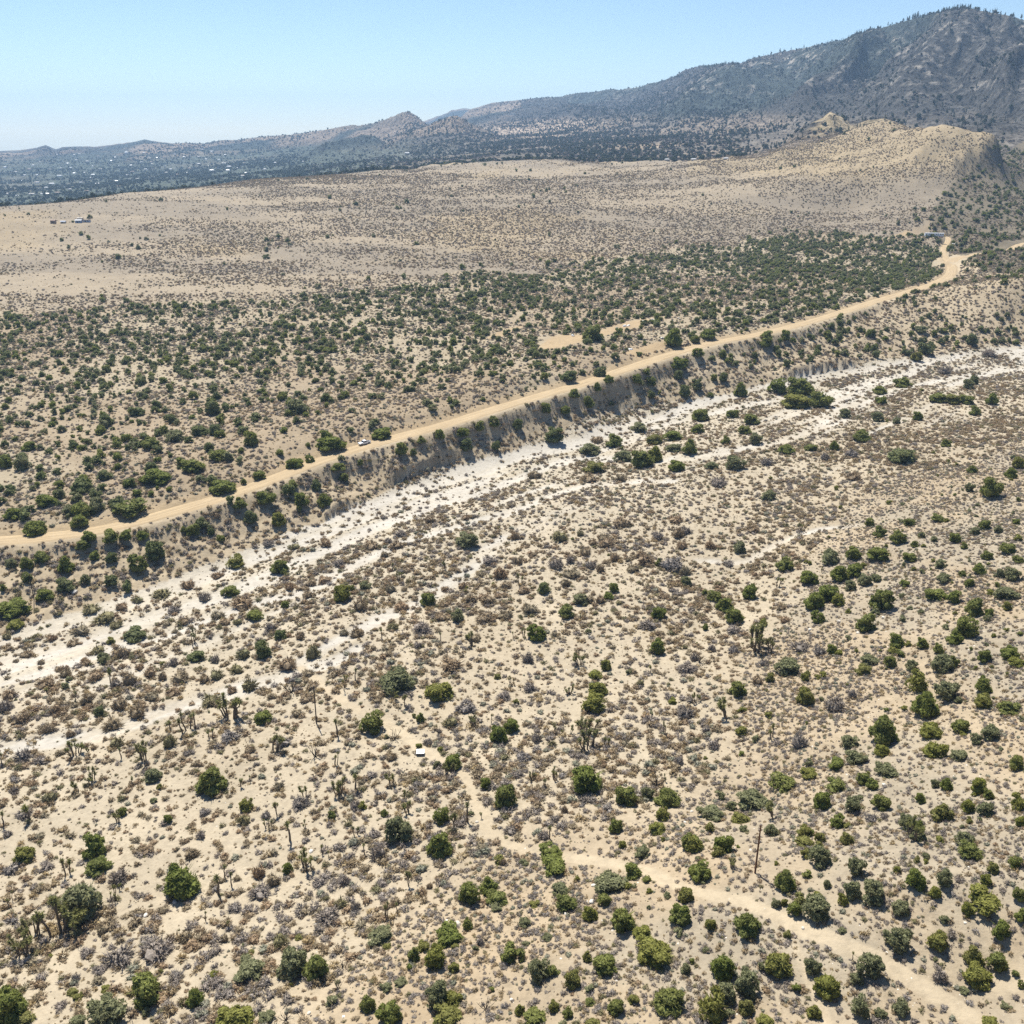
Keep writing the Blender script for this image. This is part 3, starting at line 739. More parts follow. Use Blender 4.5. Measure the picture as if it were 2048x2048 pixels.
def raycast(px, py):
    px = np.atleast_1d(np.asarray(px, float)); py = np.atleast_1d(np.asarray(py, float))
    d = ray(px, py); hl = np.hypot(d[:, 0], d[:, 1])
    rs = np.concatenate([rr[rr > 60], []]); hi = np.full(len(px), rs[-1]); lo = np.full(len(px), rs[-2]); done = np.zeros(len(px), bool)
    for a, b_ in zip(rs[:-1], rs[1:]):
        i = np.where(~done)[0]
        if not len(i): break
        t = b_ / hl[i]
        hit = (CAM_H + d[i, 2] * t) < ground_z(d[i, 0] * t, d[i, 1] * t)
        k = i[hit]; lo[k] = a; hi[k] = b_; done[k] = True
    for _ in range(14):
        mid = (lo + hi) / 2; t = mid / hl
        below = (CAM_H + d[:, 2] * t) < ground_z(d[:, 0] * t, d[:, 1] * t)
        hi = np.where(below, mid, hi); lo = np.where(below, lo, mid)
    P = d * (hi / hl)[:, None]; P[:, 2] = ground_z(P[:, 0], P[:, 1])
    return P

# ------------------------------------------------------------------ plant shapes (unit radius 1, height about 2 for bushes)
_ico = None
def ico(sub=1):
    t = (1 + 5 ** 0.5) / 2
    v = norm(np.array([(-1, t, 0), (1, t, 0), (-1, -t, 0), (1, -t, 0), (0, -1, t), (0, 1, t), (0, -1, -t), (0, 1, -t), (t, 0, -1), (t, 0, 1), (-t, 0, -1), (-t, 0, 1)], float))
    f = [(0, 11, 5), (0, 5, 1), (0, 1, 7), (0, 7, 10), (0, 10, 11), (1, 5, 9), (5, 11, 4), (11, 10, 2), (10, 7, 6), (7, 1, 8), (3, 9, 4), (3, 4, 2), (3, 2, 6), (3, 6, 8), (3, 8, 9), (4, 9, 5), (2, 4, 11), (6, 2, 10), (8, 6, 7), (9, 8, 1)]
    for _ in range(sub):
        vl = list(map(tuple, v)); cache = {}; nf = []
        def mid(a, b):
            k = (min(a, b), max(a, b))
            if k not in cache:
                m_ = np.array(vl[a]) + np.array(vl[b]); vl.append(tuple(m_ / np.linalg.norm(m_))); cache[k] = len(vl) - 1
            return cache[k]
        for a, b, c in f:
            ab, bc, ca = mid(a, b), mid(b, c), mid(c, a); nf += [(a, ab, ca), (b, bc, ab), (c, ca, bc), (ab, bc, ca)]
        v = np.array(vl); f = nf
    return np.array(v), np.array(f)
ICO0, ICO1 = ico(0), ico(1)

def tri_leaves(g, pos, direc, length, width):
    """one slim triangle per leaf spray"""
    n = len(pos)
    side = norm(np.cross(direc, norm(g.normal(size=(n, 3)))))
    length = np.broadcast_to(length, (n,))[:, None]; width = np.broadcast_to(width, (n,))[:, None]
    V = np.stack([pos - side * width - direc * length * 0.25, pos + side * width - direc * length * 0.25, pos + direc * length * 0.75], 1).reshape(-1, 3)
    return V, np.arange(3 * n).reshape(-1, 3)

def plates(g, pos, nrm, size):
    """leaf clumps lying on the crown, facing outwards"""
    n = len(pos); nrm = norm(nrm); t = norm(np.cross(nrm, norm(g.normal(size=(n, 3))))); b = np.cross(nrm, t)
    size = np.broadcast_to(size, (n,))[:, None]; a = 2.0944
    V = np.stack([pos + t * size, pos + (t * math.cos(a) + b * math.sin(a)) * size, pos + (t * math.cos(a) - b * math.sin(a)) * size], 1).reshape(-1, 3)
    return V, np.arange(3 * n).reshape(-1, 3)

def merge(parts):
    V = []; F_ = []; b = 0
    for v, f in parts: V.append(v); F_.append(f + b); b += len(v)
    return np.concatenate(V), np.concatenate(F_)

def bush_mesh(seed, sprays=620, lobes=15, leaf=0.17, upright=0.55, squat=1.0, gap=0.0, core=0.9, loose=False):
    """rounded bush of uneven lobes, each covered with pointed leaf sprays"""
    g = np.random.default_rng(seed)
    c = g.normal(size=(lobes, 3)); c = norm(c) * (g.uniform(0.25, 0.68, lobes)[:, None])
    c[:, 2] = c[:, 2] * 0.85 * squat
    if loose: c *= 1.28
    c *= np.array([g.uniform(0.8, 1.2), g.uniform(0.8, 1.2), 1])
    rad = g.uniform(0.20, 0.42, lobes) * (0.8 if loose else 1.0)
    c[0] = (0, 0, 0); rad[0] = 0.55
    c[:, 2] += 1.0
    nb = lobes // 3                                          # a skirt of low lobes reaching the ground
    th = 6.283 * np.arange(nb) / nb + g.uniform(0, 1, nb)
    c[1:1 + nb] = np.stack([np.cos(th) * 0.52, np.sin(th) * 0.52, g.uniform(0.25, 0.5, nb)], -1); rad[1:1 + nb] = g.uniform(0.34, 0.46, nb)
    c[:, 2] = np.maximum(c[:, 2], rad * 0.8)
    n = sprays * 3
    k = g.integers(0, lobes, n); d = norm(g.normal(size=(n, 3)) + np.array([0, 0, 0.35]))
    pos = c[k] + d * (rad[k] * g.uniform(0.85, 1.08, n))[:, None]
    dist = np.linalg.norm(pos[:, None] - c[None], axis=2) / rad[None]
    dist[np.arange(n), k] = 9
    keep = (dist.min(1) > 0.82) & (pos[:, 2] > 0.02)
    pos = pos[keep][:sprays]; d = d[keep][:sprays]
    dr = norm(d * 0.6 + np.array([0, 0, upright]) + g.normal(size=d.shape) * 0.3)
    parts = [tri_leaves(g, pos, dr, g.uniform(0.6, 1.7, len(pos)) * leaf, g.uniform(0.22, 0.40, len(pos)) * leaf)]
    parts.append(plates(g, pos + norm(g.normal(size=d.shape)) * leaf * 0.3, d + g.normal(size=d.shape) * 0.38, g.uniform(0.45, 0.95, len(pos)) * leaf))
    v0, f0 = ICO1 if sprays > 300 else ICO0
    for i in range(lobes):
        if gap and g.random() < gap: continue
        vv = v0 * (1 + g.uniform(-0.22, 0.12, len(v0)))[:, None]
        parts.append((c[i] + vv * rad[i] * core, f0))
    if sprays > 300:                                         # bare and dead limbs sticking out
        nl = 26 if loose else 12
        dl = norm(g.normal(size=(nl, 3)) * np.array([1, 1, 0.6]) + np.array([0, 0, 0.35])); pl = dl * g.uniform(0.5, 0.85, nl)[:, None] + np.array([0, 0, 0.8])
        parts.append(tri_leaves(g, pl, dl, g.uniform(0.5, 0.8, nl), np.full(nl, 0.022)))
    V, F_ = merge(parts)
    V[:, :2] /= np.percentile(np.abs(V[:, :2]), 98); V[:, 2] = np.maximum(V[:, 2], 0) * (2.0 / np.percentile(V[:, 2], 99))
    return V, F_

def shrub_mesh(seed, twigs=170, lumps=5, spread=1.0, core=0.62, thin=0.05):
    """low dry shrub: a dome of fine twigs over a loose centre"""
    g = np.random.default_rng(seed)
    d = norm(np.stack([g.normal(size=twigs), g.normal(size=twigs), np.abs(g.normal(size=twigs)) * 0.9 + 0.12], -1))
    R_ = g.uniform(0.75, 1.12, twigs) * (1 + 0.2 * np.sin(np.arctan2(d[:, 1], d[:, 0]) * 3 + seed))
    tip = d * R_[:, None] * np.array([spread, spread, 1.05])
    parts = [tri_leaves(g, tip * 0.72, norm(tip + g.normal(size=tip.shape) * 0.25), R_ * 0.55, g.uniform(0.7, 1.5, twigs) * thin)]
    parts.append(plates(g, tip * 0.82, d + g.normal(size=tip.shape) * 0.4, g.uniform(1.4, 2.6, twigs) * thin))
    v0, f0 = ICO0
    for i in range(lumps):
        a = g.uniform(0, 6.28); q = g.uniform(0.15, 0.5)
        cen = np.array([math.cos(a) * q, math.sin(a) * q, g.uniform(0.2, 0.45)])
        parts.append((cen + v0 * (1 + g.uniform(-0.3, 0.2, len(v0)))[:, None] * core * g.uniform(0.6, 0.9), f0))
    V, F_ = merge(parts); V[:, 2] = np.maximum(V[:, 2], -0.02)
    return V, F_

def rosette(g, cen, axis, R_, n):
    axis = norm(np.asarray(axis, float))
    d = norm(g.normal(size=(n, 3)) + axis * 0.75)
    base = np.asarray(cen) + axis * g.uniform(-0.9, 0.3, n)[:, None] * R_
    return tri_leaves(g, base + d * R_ * 0.4, d, np.full(n, R_), np.full(n, R_ * 0.13))

def joshua_meshes(seed, stems, forks, spread=0.35, height=1.0, dead=False):
    """yucca tree of unit height: bare shaggy stems that fork, a spiky head on every tip"""
    g = np.random.default_rng(seed); trunks = []; leaves = []
    for s in range(stems):
        mb = MB(); trunks.append(mb)
        a = g.uniform(0, 6.28); q = 0 if stems == 1 else g.uniform(0.05, 0.32)
        p = np.array([math.cos(a) * q, math.sin(a) * q, 0.0]); hgt = height * g.uniform(0.6, 1.0)
        lean = np.array([math.cos(a), math.sin(a), 0]) * g.uniform(0.0, spread) * hgt
        knee = p + lean * 0.55 + np.array([0, 0, hgt * g.uniform(0.45, 0.62)])
        mb.tube([p + np.array([0, 0, -0.04]), (p + knee) / 2 + g.normal(size=3) * 0.015, knee], [0.042, 0.034, 0.03], 5)
        for f in range(max(1, int(g.integers(max(1, forks - 1), forks + 2)))):
            b = a + g.uniform(-1.6, 1.6) if stems > 1 else g.uniform(0, 6.28)
            tip = knee + np.array([math.cos(b), math.sin(b), 0]) * g.uniform(0.02, 0.2) * (0.3 if forks == 1 else 1) + np.array([0, 0, hgt * g.uniform(0.3, 0.5)])
            mid = (knee + tip) / 2 + np.array([math.cos(b), math.sin(b), -0.4]) * 0.04 * (forks > 1)
            mb.tube([knee, mid, tip], [0.03, 0.028, 0.024], 5)
            if not dead:
                leaves.append(rosette(g, tip, (tip - mid), 0.135, 46))
                if g.random() < 0.5: leaves.append(rosette(g, mid * 0.4 + tip * 0.6, (tip - mid), 0.10, 22))
    return [(t.v, t.f) for t in trunks], (merge(leaves) if leaves else None)

def dead_mesh(seed, arms=7, fine=22):
    g = np.random.default_rng(seed); mb = MB()
    for s in range(arms):
        a = 6.28 * s / arms + g.uniform(-0.4, 0.4); el = g.uniform(0.5, 1.4); L = g.uniform(0.6, 1.1)
        d = np.array([math.cos(a) * math.cos(el), math.sin(a) * math.cos(el), math.sin(el)])
        p1 = d * L * 0.5 + g.normal(size=3) * 0.04; p2 = d * L + g.normal(size=3) * 0.08 + np.array([0, 0, 0.1])
        mb.tube([(0, 0, -0.05), p1, p2], [0.045, 0.028, 0.01], 4, cap=False)
        for k in range(fine // arms + 1):
            q = p1 * 0.4 + p2 * 0.6 if k % 2 else p1
            mb.tube([q, q + norm(d + g.normal(size=3) * 0.6) * g.uniform(0.2, 0.45)], [0.018, 0.006], 3, cap=False)
    return mb.v, mb.f

def conifer_mesh(seed, sprays=150, bare=0.12):
    g = np.random.default_rng(seed)
    h = bare + (1 - bare) * g.uniform(0, 1, sprays) ** 0.8; a = g.uniform(0, 6.28, sprays)
    w = 0.24 * (1 - h) ** 0.75 * g.uniform(0.5, 1.1, sprays) + 0.015
    pos = np.stack([np.cos(a) * w * 0.6, np.sin(a) * w * 0.6, h], -1)
    d = norm(np.stack([np.cos(a), np.sin(a), np.full(sprays, 0.15)], -1))
    L = tri_leaves(g, pos, d, w * 1.3 + 0.03, np.full(sprays, 0.035))
    mb = MB(); mb.tube([(0, 0, -0.03), (0, 0, 0.9)], [0.02, 0.006], 4, cap=False)
    q = np.array([f if len(f) == 4 else (f[0], f[1], f[2], f[2]) for f in mb.f]); t = np.concatenate([q[:, :3], q[:, [0, 2, 3]]])
    core = [(np.array([math.cos(k) * 0.1, math.sin(k) * 0.1, 0.15 + bare]) , 0) for k in np.arange(0, 6.2, 1.05)]
    cv = np.array([c[0] for c in core] + [np.array([0, 0, 0.92])]); cf = np.array([(i, (i + 1) % 6, 6) for i in range(6)])
    return merge([L, (np.array(mb.v), t), (cv, cf)])

def protos(prefix, gen, seeds, mat):
    out = []
    for i, s in enumerate(seeds):
        v, f = gen(s); me = mesh_from(prefix, v, f, mat); out.append(me)
    return out

# ------------------------------------------------------------------ masses of small plants: one object each, thousands of plants
def scatter(name, label, cat, P, scl, rot, idx, meshes):
    col_ = bpy.data.collections.new(name + '_shapes')
    for i, me in enumerate(meshes):
        o = bpy.data.objects.new('%s_shape_%02d' % (name, i), me); col_.objects.link(o)
    me = bpy.data.meshes.new(name); n = len(P)
    me.vertices.add(n); me.vertices.foreach_set('co', np.asarray(P, np.float32).ravel())
    for an, ty, dat in (('scl', 'FLOAT_VECTOR', scl), ('rot', 'FLOAT_VECTOR', rot)):
        a = me.attributes.new(an, ty, 'POINT'); a.data.foreach_set('vector', np.asarray(dat, np.float32).ravel())
    a = me.attributes.new('idx', 'INT', 'POINT'); a.data.foreach_set('value', np.asarray(idx, np.int32))
    me.update()
    o = link(name, me)
    ng = bpy.data.node_groups.new(name, 'GeometryNodeTree')
    ng.interface.new_socket('Geometry', in_out='INPUT', socket_type='NodeSocketGeometry'); ng.interface.new_socket('Geometry', in_out='OUTPUT', socket_type='NodeSocketGeometry')
    N = ng.nodes; gi = N.new('NodeGroupInput'); go = N.new('NodeGroupOutput'); ip = N.new('GeometryNodeInstanceOnPoints'); ci = N.new('GeometryNodeCollectionInfo')
    ci.inputs['Collection'].default_value = col_; ci.inputs['Separate Children'].default_value = True; ci.inputs['Reset Children'].default_value = True
    ip.inputs['Pick Instance'].default_value = True
    def attr(nm, ty):
        q = N.new('GeometryNodeInputNamedAttribute'); q.data_type = ty; q.inputs['Name'].default_value = nm; return q.outputs['Attribute']
    L = ng.links
    L.new(gi.outputs[0], ip.inputs['Points']); L.new(ci.outputs[0], ip.inputs['Instance']); L.new(attr('idx', 'INT'), ip.inputs['Instance Index'])
    e2r = N.new('FunctionNodeEulerToRotation'); L.new(attr('rot', 'FLOAT_VECTOR'), e2r.inputs[0]); L.new(e2r.outputs[0], ip.inputs['Rotation'])
    L.new(attr('scl', 'FLOAT_VECTOR'), ip.inputs['Scale']); L.new(ip.outputs[0], go.inputs[0])
    md = o.modifiers.new('plants', 'NODES'); md.node_group = ng
    return tag(o, label, cat, kind='stuff')

def sample(n, r0, r1, az0=-39, az1=39):
    r = np.sqrt(rng.uniform(r0 ** 2, r1 ** 2, n)); a = np.radians(rng.uniform(az0, az1, n))
    return r * np.sin(a), r * np.cos(a)

def place(x, y, sink=0.03):
    z = ground_z(x, y)
    return np.stack([x, y, z - sink], -1)

def attrs(n, lo, hi, hz=(0.7, 1.1), power=1.6, tilt=0.06):
    s = lo + (hi - lo) * rng.uniform(0, 1, n) ** power
    q = rng.uniform(0.85, 1.2, n)
    scl = np.stack([s * q, s / q, s * rng.uniform(*hz, n)], -1)
    rot = np.stack([rng.normal(0, tilt, n), rng.normal(0, tilt, n), rng.uniform(0, 6.283, n)], -1)
    return s, scl, rot

# ------------------------------------------------------------------ single plants, read off the photograph: x, foot y, width, height, kind in enlarged views
# kinds: j green, y yellow-green, g grey-green, d dark; b brown, p grey, r rust, o olive dry shrubs; k Joshua tree, x burnt
VIEWS = {
 'A': (0, 1024, 2.76), 'B': (700, 1024, 2.76), 'D': (1348, 1024, 2.76), 'E': (0, 1536, 2.76), 'F': (700, 1536, 2.76), 'G': (1348, 1536, 2.76), 'U': (1024, 400, 1.887), 'V': (0, 512, 1.887)}
TRACE = {
'E': """1165 140 180 170 j;845 70 100 85 g;675 265 50 60 j;928 305 50 60 j;1360 240 85 80 y;1345 315 90 80 o;525 490 130 150 j;545 585 140 110 j;142 515 110 95 y;450 830 230 230 g;1010 710 190 190 j;1590 590 60 90 j;880 115 40 34 y;850 190 44 34 g;1830 285 50 60 j
60 1400 190 220 j;130 1420 110 80 y;810 1300 190 190 j;600 1420 210 180 g;1080 1320 100 125 j;1380 1180 190 150 g;1610 1150 160 170 g;1745 1165 140 150 j;1300 1425 210 115 y;1470 1410 100 80 g;430 1420 90 60 g;805 1370 50 50 g;400 1250 60 38 y;430 1280 60 38 y;590 1235 60 38 y;1180 1160 60 50 y;1385 1030 45 35 y;1650 950 45 35 y
135 275 110 70 p;80 140 60 55 p;275 190 100 80 o;660 640 120 110 p;1110 390 60 60 p;1470 280 65 60 p;1130 265 80 60 p;1660 230 130 100 p;1540 120 70 60 b;1430 610 90 110 b;1510 650 90 90 b;1440 720 150 100 p;1760 660 100 75 p;1900 650 90 80 p;1300 800 100 75 p;1815 860 160 110 p;1200 760 60 50 b;870 1040 220 110 p;660 1090 200 130 p;550 1140 100 70 p;480 1040 100 60 p;1030 970 100 90 b;1550 990 110 100 o;600 890 130 80 b;560 920 60 60 b;420 1180 60 70 p;750 820 80 60 b;900 800 80 50 b;40 380 60 50 p;60 590 110 80 p;260 560 90 50 p;220 390 70 45 b;820 470 90 60 b;1060 500 100 80 b;160 800 80 60 b;410 1000 70 50 b;1400 970 90 60 b;850 880 90 50 b;1060 1000 110 60 b;940 960 60 60 b;1240 960 60 60 b;340 1330 80 60 p
165 290 65 140 k;20 320 40 110 k;370 585 90 140 k;655 305 50 60 k;730 95 40 65 k;500 75 70 75 k;440 125 60 75 k;630 735 60 90 k;660 675 30 55 k;340 935 170 190 k;190 935 100 115 k;110 1045 120 120 k;1205 705 60 150 k;1240 605 30 90 k;1280 655 40 95 k;1480 335 50 65 k;1600 405 60 150 k;1690 335 22 55 k;1135 845 30 65 k;1265 885 22 48 k;1330 105 40 75 k;1380 78 30 50 k;1680 155 70 95 k;1880 145 80 95 k;1780 475 22 65 k;1815 495 22 50 k;1690 565 90 95 k;1530 265 40 85 k;1760 255 22 42 k;75 745 50 65 k
1865 1230 70 80 x;725 1390 80 90 x;1580 1405 100 60 x;1890 1110 70 60 x;95 1115 60 60 x""",
'F': """750 115 65 75 j;860 220 130 155 j;1305 128 175 168 j;1525 205 120 120 j;1640 175 70 90 g;1750 210 145 120 j;1725 290 85 80 y;1700 365 95 75 y;275 410 150 155 g;500 310 90 110 j;490 490 155 155 j;1465 355 80 85 j;1610 495 90 75 g;1890 460 110 105 y;1105 500 125 90 j;1125 575 165 100 j;1560 610 100 95 j;1435 695 180 135 g;1400 755 80 75 j;1160 690 100 60 g;1195 785 120 105 j;660 750 120 150 j;765 690 110 110 j;810 760 130 100 j;810 780 70 35 g;1325 840 90 90 y;1505 895 135 140 j;1850 740 80 85 y;1815 860 125 110 j;1900 610 70 110 j;1610 950 120 95 y;1680 1085 200 170 y;650 895 60 75 j;545 970 160 105 j;355 1090 80 140 j;470 1110 120 150 y;400 1010 80 70 y;165 975 140 110 g;575 1125 70 65 y;880 1070 110 105 j;1045 1180 125 150 g;1310 1075 60 80 y;1405 1135 145 130 j;1230 1210 90 100 y;485 1320 140 155 g;570 1310 100 90 y;545 1425 170 140 y;100 1380 90 170 j;225 1410 140 135 j;935 1370 60 80 y;1020 1420 130 105 j;1125 1350 60 80 y;1200 1400 60 110 j;1325 1310 60 50 j;1465 1360 90 95 j;1565 1300 65 60 y;1760 1355 170 155 j;1340 1430 90 45 y;965 880 70 60 g;1090 955 60 50 g;1015 770 60 45 y;205 1000 50 40 y;200 1235 70 60 g;285 1200 70 45 g;960 540 55 40 g;190 265 45 45 j;1505 440 45 45 y;580 997 45 36 y;970 982 45 32 g;1750 720 44 40 g
155 510 110 130 p;135 385 90 60 p;890 370 100 75 p;925 310 70 50 p;1070 395 80 70 p;1130 300 70 55 p;1185 255 50 75 r;1035 215 55 50 b;1230 330 60 28 b;170 660 90 60 p;30 230 80 70 p;120 55 80 50 p;845 540 50 65 b;30 790 70 80 p;320 740 70 38 b;655 470 60 45 b;440 65 45 35 b;490 545 60 36 b;440 665 45 45 b;920 500 50 40 b;720 980 60 60 p;1740 1060 120 60 o;1060 1450 60 40 p
230 80 80 85 k;30 125 50 125 k;545 35 100 60 k;300 175 30 55 k;330 275 100 75 k;600 192 22 50 k;650 305 80 135 k;570 345 50 105 k;725 282 22 50 k;30 365 26 75 k;80 475 26 78 k;325 655 40 85 k;190 825 70 105 k;260 795 22 68 k;1100 395 50 100 k;1065 98 26 62 k;1005 70 40 50 k;1125 65 40 62 k;1745 78 40 55 k
1690 108 90 110 x;750 960 70 85 x;750 1345 100 90 x""",
'G': """745 50 100 55 y;1170 42 130 70 g;600 125 150 100 j;900 125 130 75 j;1045 90 80 80 j;1090 115 75 70 j;815 220 100 105 j;985 245 90 110 g;1135 230 105 100 j;1360 195 60 75 j;1500 125 70 90 j;1440 110 50 60 g;1685 135 95 95 y;1735 175 60 75 j;1475 290 120 115 y;1620 240 75 80 y;1715 260 90 90 g;1630 305 40 40 y;435 215 170 95 g;205 290 150 100 g;315 230 60 60 g;198 350 60 60 y;370 310 105 75 y;385 355 55 45 g;535 375 80 75 g;715 375 80 80 y;720 430 100 60 y;735 495 80 70 y;800 540 125 125 g;805 410 65 65 y;955 420 80 75 y;900 325 80 80 j;950 330 50 35 y;1280 340 90 100 g;1350 350 60 80 j;1345 405 90 70 g;1600 430 100 100 g;1635 500 130 110 j;1875 555 70 90 j;1760 580 60 70 y;1720 650 60 80 y;1900 230 90 100 y;1910 345 60 120 y;100 460 110 105 j;268 465 110 110 j;140 620 125 120 j;610 680 120 140 j;1000 585 105 110 g;1330 665 110 125 j;1490 650 95 110 g;1440 710 65 70 y;985 730 100 135 g;1090 745 130 150 g;930 755 60 70 y;1250 810 95 90 g;65 735 80 90 y;40 850 100 110 j;200 890 65 75 y;400 920 150 140 j;660 830 80 130 j;605 770 40 70 y;560 770 50 60 g;780 830 150 145 g;1225 1005 150 150 g;1450 1000 110 110 y;1720 780 190 115 y;1620 810 70 90 y;1905 740 70 100 j;1800 950 100 140 j;1910 860 70 110 j;1650 1090 110 130 y;1775 1130 110 160 j;1670 1200 150 130 y;265 1165 140 165 j;575 1140 150 140 y;400 1260 150 180 g;285 1300 110 130 g;210 1400 160 200 y;400 1370 90 120 y;20 1320 80 120 g;65 1150 60 100 g;760 1140 90 110 g;840 1260 140 140 y;1070 1150 150 150 g;1010 1200 70 90 g;1025 1370 110 135 g;770 1380 85 85 y;505 1425 90 65 y;1250 1370 90 115 g;1140 1380 70 60 g;1745 1425 90 60 y;1915 1230 40 80 j;925 910 44 36 g;1340 525 40 45 y;1390 500 44 38 g;1230 580 40 50 y;845 665 45 60 g;625 935 50 50 y;1490 850 50 45 g;1830 1330 60 40 g;1600 1240 60 40 g
1465 1190 100 125 p;1090 300 90 70 p;1160 280 60 50 p;580 640 70 60 p;1530 940 60 50 p
565 290 130 90 k;985 1060 26 58 k;1320 400 100 110 k;320 560 50 50 k""",
'D': """1078 75 50 55 j;1130 135 75 75 j;1235 170 90 80 j;1295 75 65 50 j;985 255 85 75 j;1125 260 115 85 j;1300 270 75 55 j;855 285 110 90 g;910 375 100 100 j;990 350 90 80 j;745 395 105 85 j;770 530 110 110 j;840 490 120 110 j;905 515 80 75 y;970 430 70 65 g;1050 400 75 70 g;1115 380 60 45 g;1140 540 120 150 j;1270 410 60 45 j;605 320 100 85 j;358 220 75 70 g;415 475 85 90 j;65 405 60 60 g;168 460 35 45 j;225 490 85 65 j;275 545 110 90 j;330 610 100 95 j;172 650 35 40 j;492 630 45 55 y;793 610 75 75 j;1055 660 115 115 j;1225 745 90 90 j;1215 775 65 35 y;870 780 60 65 j;910 790 45 35 y;1370 750 65 70 j;1605 685 125 140 j;1545 725 95 90 j;1655 570 110 115 j;1740 580 50 60 j;1830 480 130 80 g;1835 545 50 70 y;1445 485 120 75 j;1540 495 80 80 j;1485 385 85 55 g;1625 420 50 75 j;1590 355 45 40 j;1685 340 75 65 j;1800 360 50 60 g;1865 375 90 80 g;1725 260 65 55 j;1465 305 70 55 g;1840 220 90 60 j;1900 280 60 45 j;1550 165 60 60 j;1600 200 40 40 j;1660 120 50 45 g;1710 90 60 60 j;1790 110 50 45 g;1460 50 80 45 j;1365 140 40 40 g;1325 190 50 40 j;1435 160 40 35 g;1890 65 45 35 j;625 900 145 110 g;530 935 50 55 y;720 930 45 50 y;1040 895 90 75 y;1080 840 100 60 g;1190 850 75 75 j;1310 870 65 70 g;1460 780 60 65 j;1480 880 120 110 g;1535 870 70 110 j;1710 830 75 90 j;1850 810 105 85 j;1890 850 90 60 y;352 1010 95 95 j;722 1055 100 110 y;1335 980 120 120 y;1380 1125 145 160 j;1495 1030 130 120 g;1570 1050 50 40 g;1705 1000 90 110 j;1705 1075 100 90 y;1840 1115 140 95 j;1145 1285 160 200 j;970 1300 100 80 g;1150 1345 90 75 y;370 1230 65 55 y;895 1418 100 75 j;1000 1390 115 90 g;1415 1245 125 100 y;1575 1215 90 90 j;1750 1250 100 95 g;1440 1355 130 110 y;1570 1370 100 70 g;1665 1280 70 70 g;1885 1418 90 90 j;1600 1237 45 30 y;1365 560 40 30 g;960 560 36 34 y
330 670 100 60 p;500 850 70 60 p;800 790 80 70 p;700 760 130 60 p;70 890 120 80 p;890 1100 140 110 p;985 1030 60 80 p;460 950 80 70 b;690 1300 110 100 p;220 1310 80 70 p;60 1140 120 100 p;330 780 80 60 p;30 1395 60 70 p;60 345 90 70 b;300 300 70 50 p;210 770 60 55 p;110 820 60 60 p;200 200 80 60 b;440 110 90 60 b;20 140 80 80 b;100 880 80 50 p;590 540 70 50 b;610 610 70 50 b;570 1290 70 40 p
460 765 125 155 k;535 778 60 85 k;310 1145 115 118 k;550 1255 40 98 k;570 425 60 75 k;240 235 22 42 k;120 1055 40 60 k;700 105 110 45 k;820 335 30 45 k""",
'B': """645 190 120 95 g;430 515 90 85 j;85 425 70 55 g;10 450 40 65 j;595 600 80 75 g;1070 445 75 70 d;1195 580 90 80 j;1275 510 85 70 g;1430 480 60 45 j;1458 440 55 60 j;1705 300 45 60 j;1855 400 60 55 j;1700 585 85 75 j;1695 780 85 95 j;1030 705 100 95 j;1415 870 60 65 y;1355 920 85 60 y;1370 1010 110 90 y;1345 1100 125 110 y;255 990 195 150 g;490 1035 160 125 y;120 1215 135 130 j;390 1165 55 75 j;820 1270 105 110 j;890 1215 90 85 j;570 1418 100 95 j;815 920 40 32 y;918 1060 34 32 y;380 1300 38 32 y;500 1320 36 32 y;480 1410 44 44 g;1780 1060 50 40 y;1600 960 60 50 o
1155 160 110 80 o;830 365 100 85 b;930 285 70 60 b;665 500 85 65 b;755 510 100 70 b;740 610 120 80 b;860 590 100 70 b;990 560 110 80 b;1140 310 100 75 p;1225 360 120 70 b;770 285 110 60 p;1420 190 110 70 b;1500 80 120 70 b;1630 290 110 80 b;1780 320 150 100 p;1800 60 100 60 b;985 830 80 80 p;850 1040 100 70 p;375 750 60 50 p;960 1380 110 80 p;1030 1270 70 70 p;430 1290 70 55 p;230 1370 80 65 b;550 1190 100 80 o;285 540 100 60 b;60 540 100 90 b;190 250 60 50 b;40 690 100 80 b;690 710 90 50 b;240 650 80 60 o;1850 880 100 60 p;500 600 90 60 b;860 420 80 55 b;620 420 60 50 b;525 440 60 45 b;1400 160 90 60 b;1270 130 50 45 o;1460 270 70 60 b;1330 310 80 60 p;1340 180 60 50 b;1850 120 90 60 p;1700 150 70 60 p;1830 200 70 60 b;1640 640 120 60 p;640 1090 140 60 p;400 650 130 50 p;990 990 90 70 p;740 490 80 60 b;220 440 70 60 b;640 40 60 40 b;440 60 70 60 b;120 200 110 60 b;210 170 60 40 p;280 130 90 40 p;260 200 110 60 r;910 150 70 60 b;1300 240 80 60 b;1215 280 60 60 p;1380 330 60 60 b;1560 330 90 60 b;1600 250 60 50 b;1190 410 70 60 b;1320 500 70 60 b;1380 500 60 60 b;960 450 90 60 b;560 860 150 70 r
900 700 24 55 k;960 690 40 60 k;690 750 100 90 k;500 715 40 70 k;175 700 30 80 k;1270 850 70 70 k;1165 610 40 45 k;1270 600 24 45 k;30 940 40 100 k;300 1075 40 75 k;240 1040 40 60 k;1320 1215 100 90 k;1320 1310 100 110 k;1130 1225 30 50 k;1170 1230 24 45 k;1410 1290 30 80 k;1215 1230 30 45 k;890 950 40 50 k;1660 890 40 70 k;1890 1060 40 70 k;780 1165 24 60 k;680 1190 90 55 k;1740 1220 50 80 k;1215 1000 50 50 k;535 315 40 60 k;235 320 26 45 k;275 375 40 55 k;825 125 36 65 k;940 400 60 90 k
490 1230 60 50 x;240 1260 90 70 x;1930 840 90 50 x""",
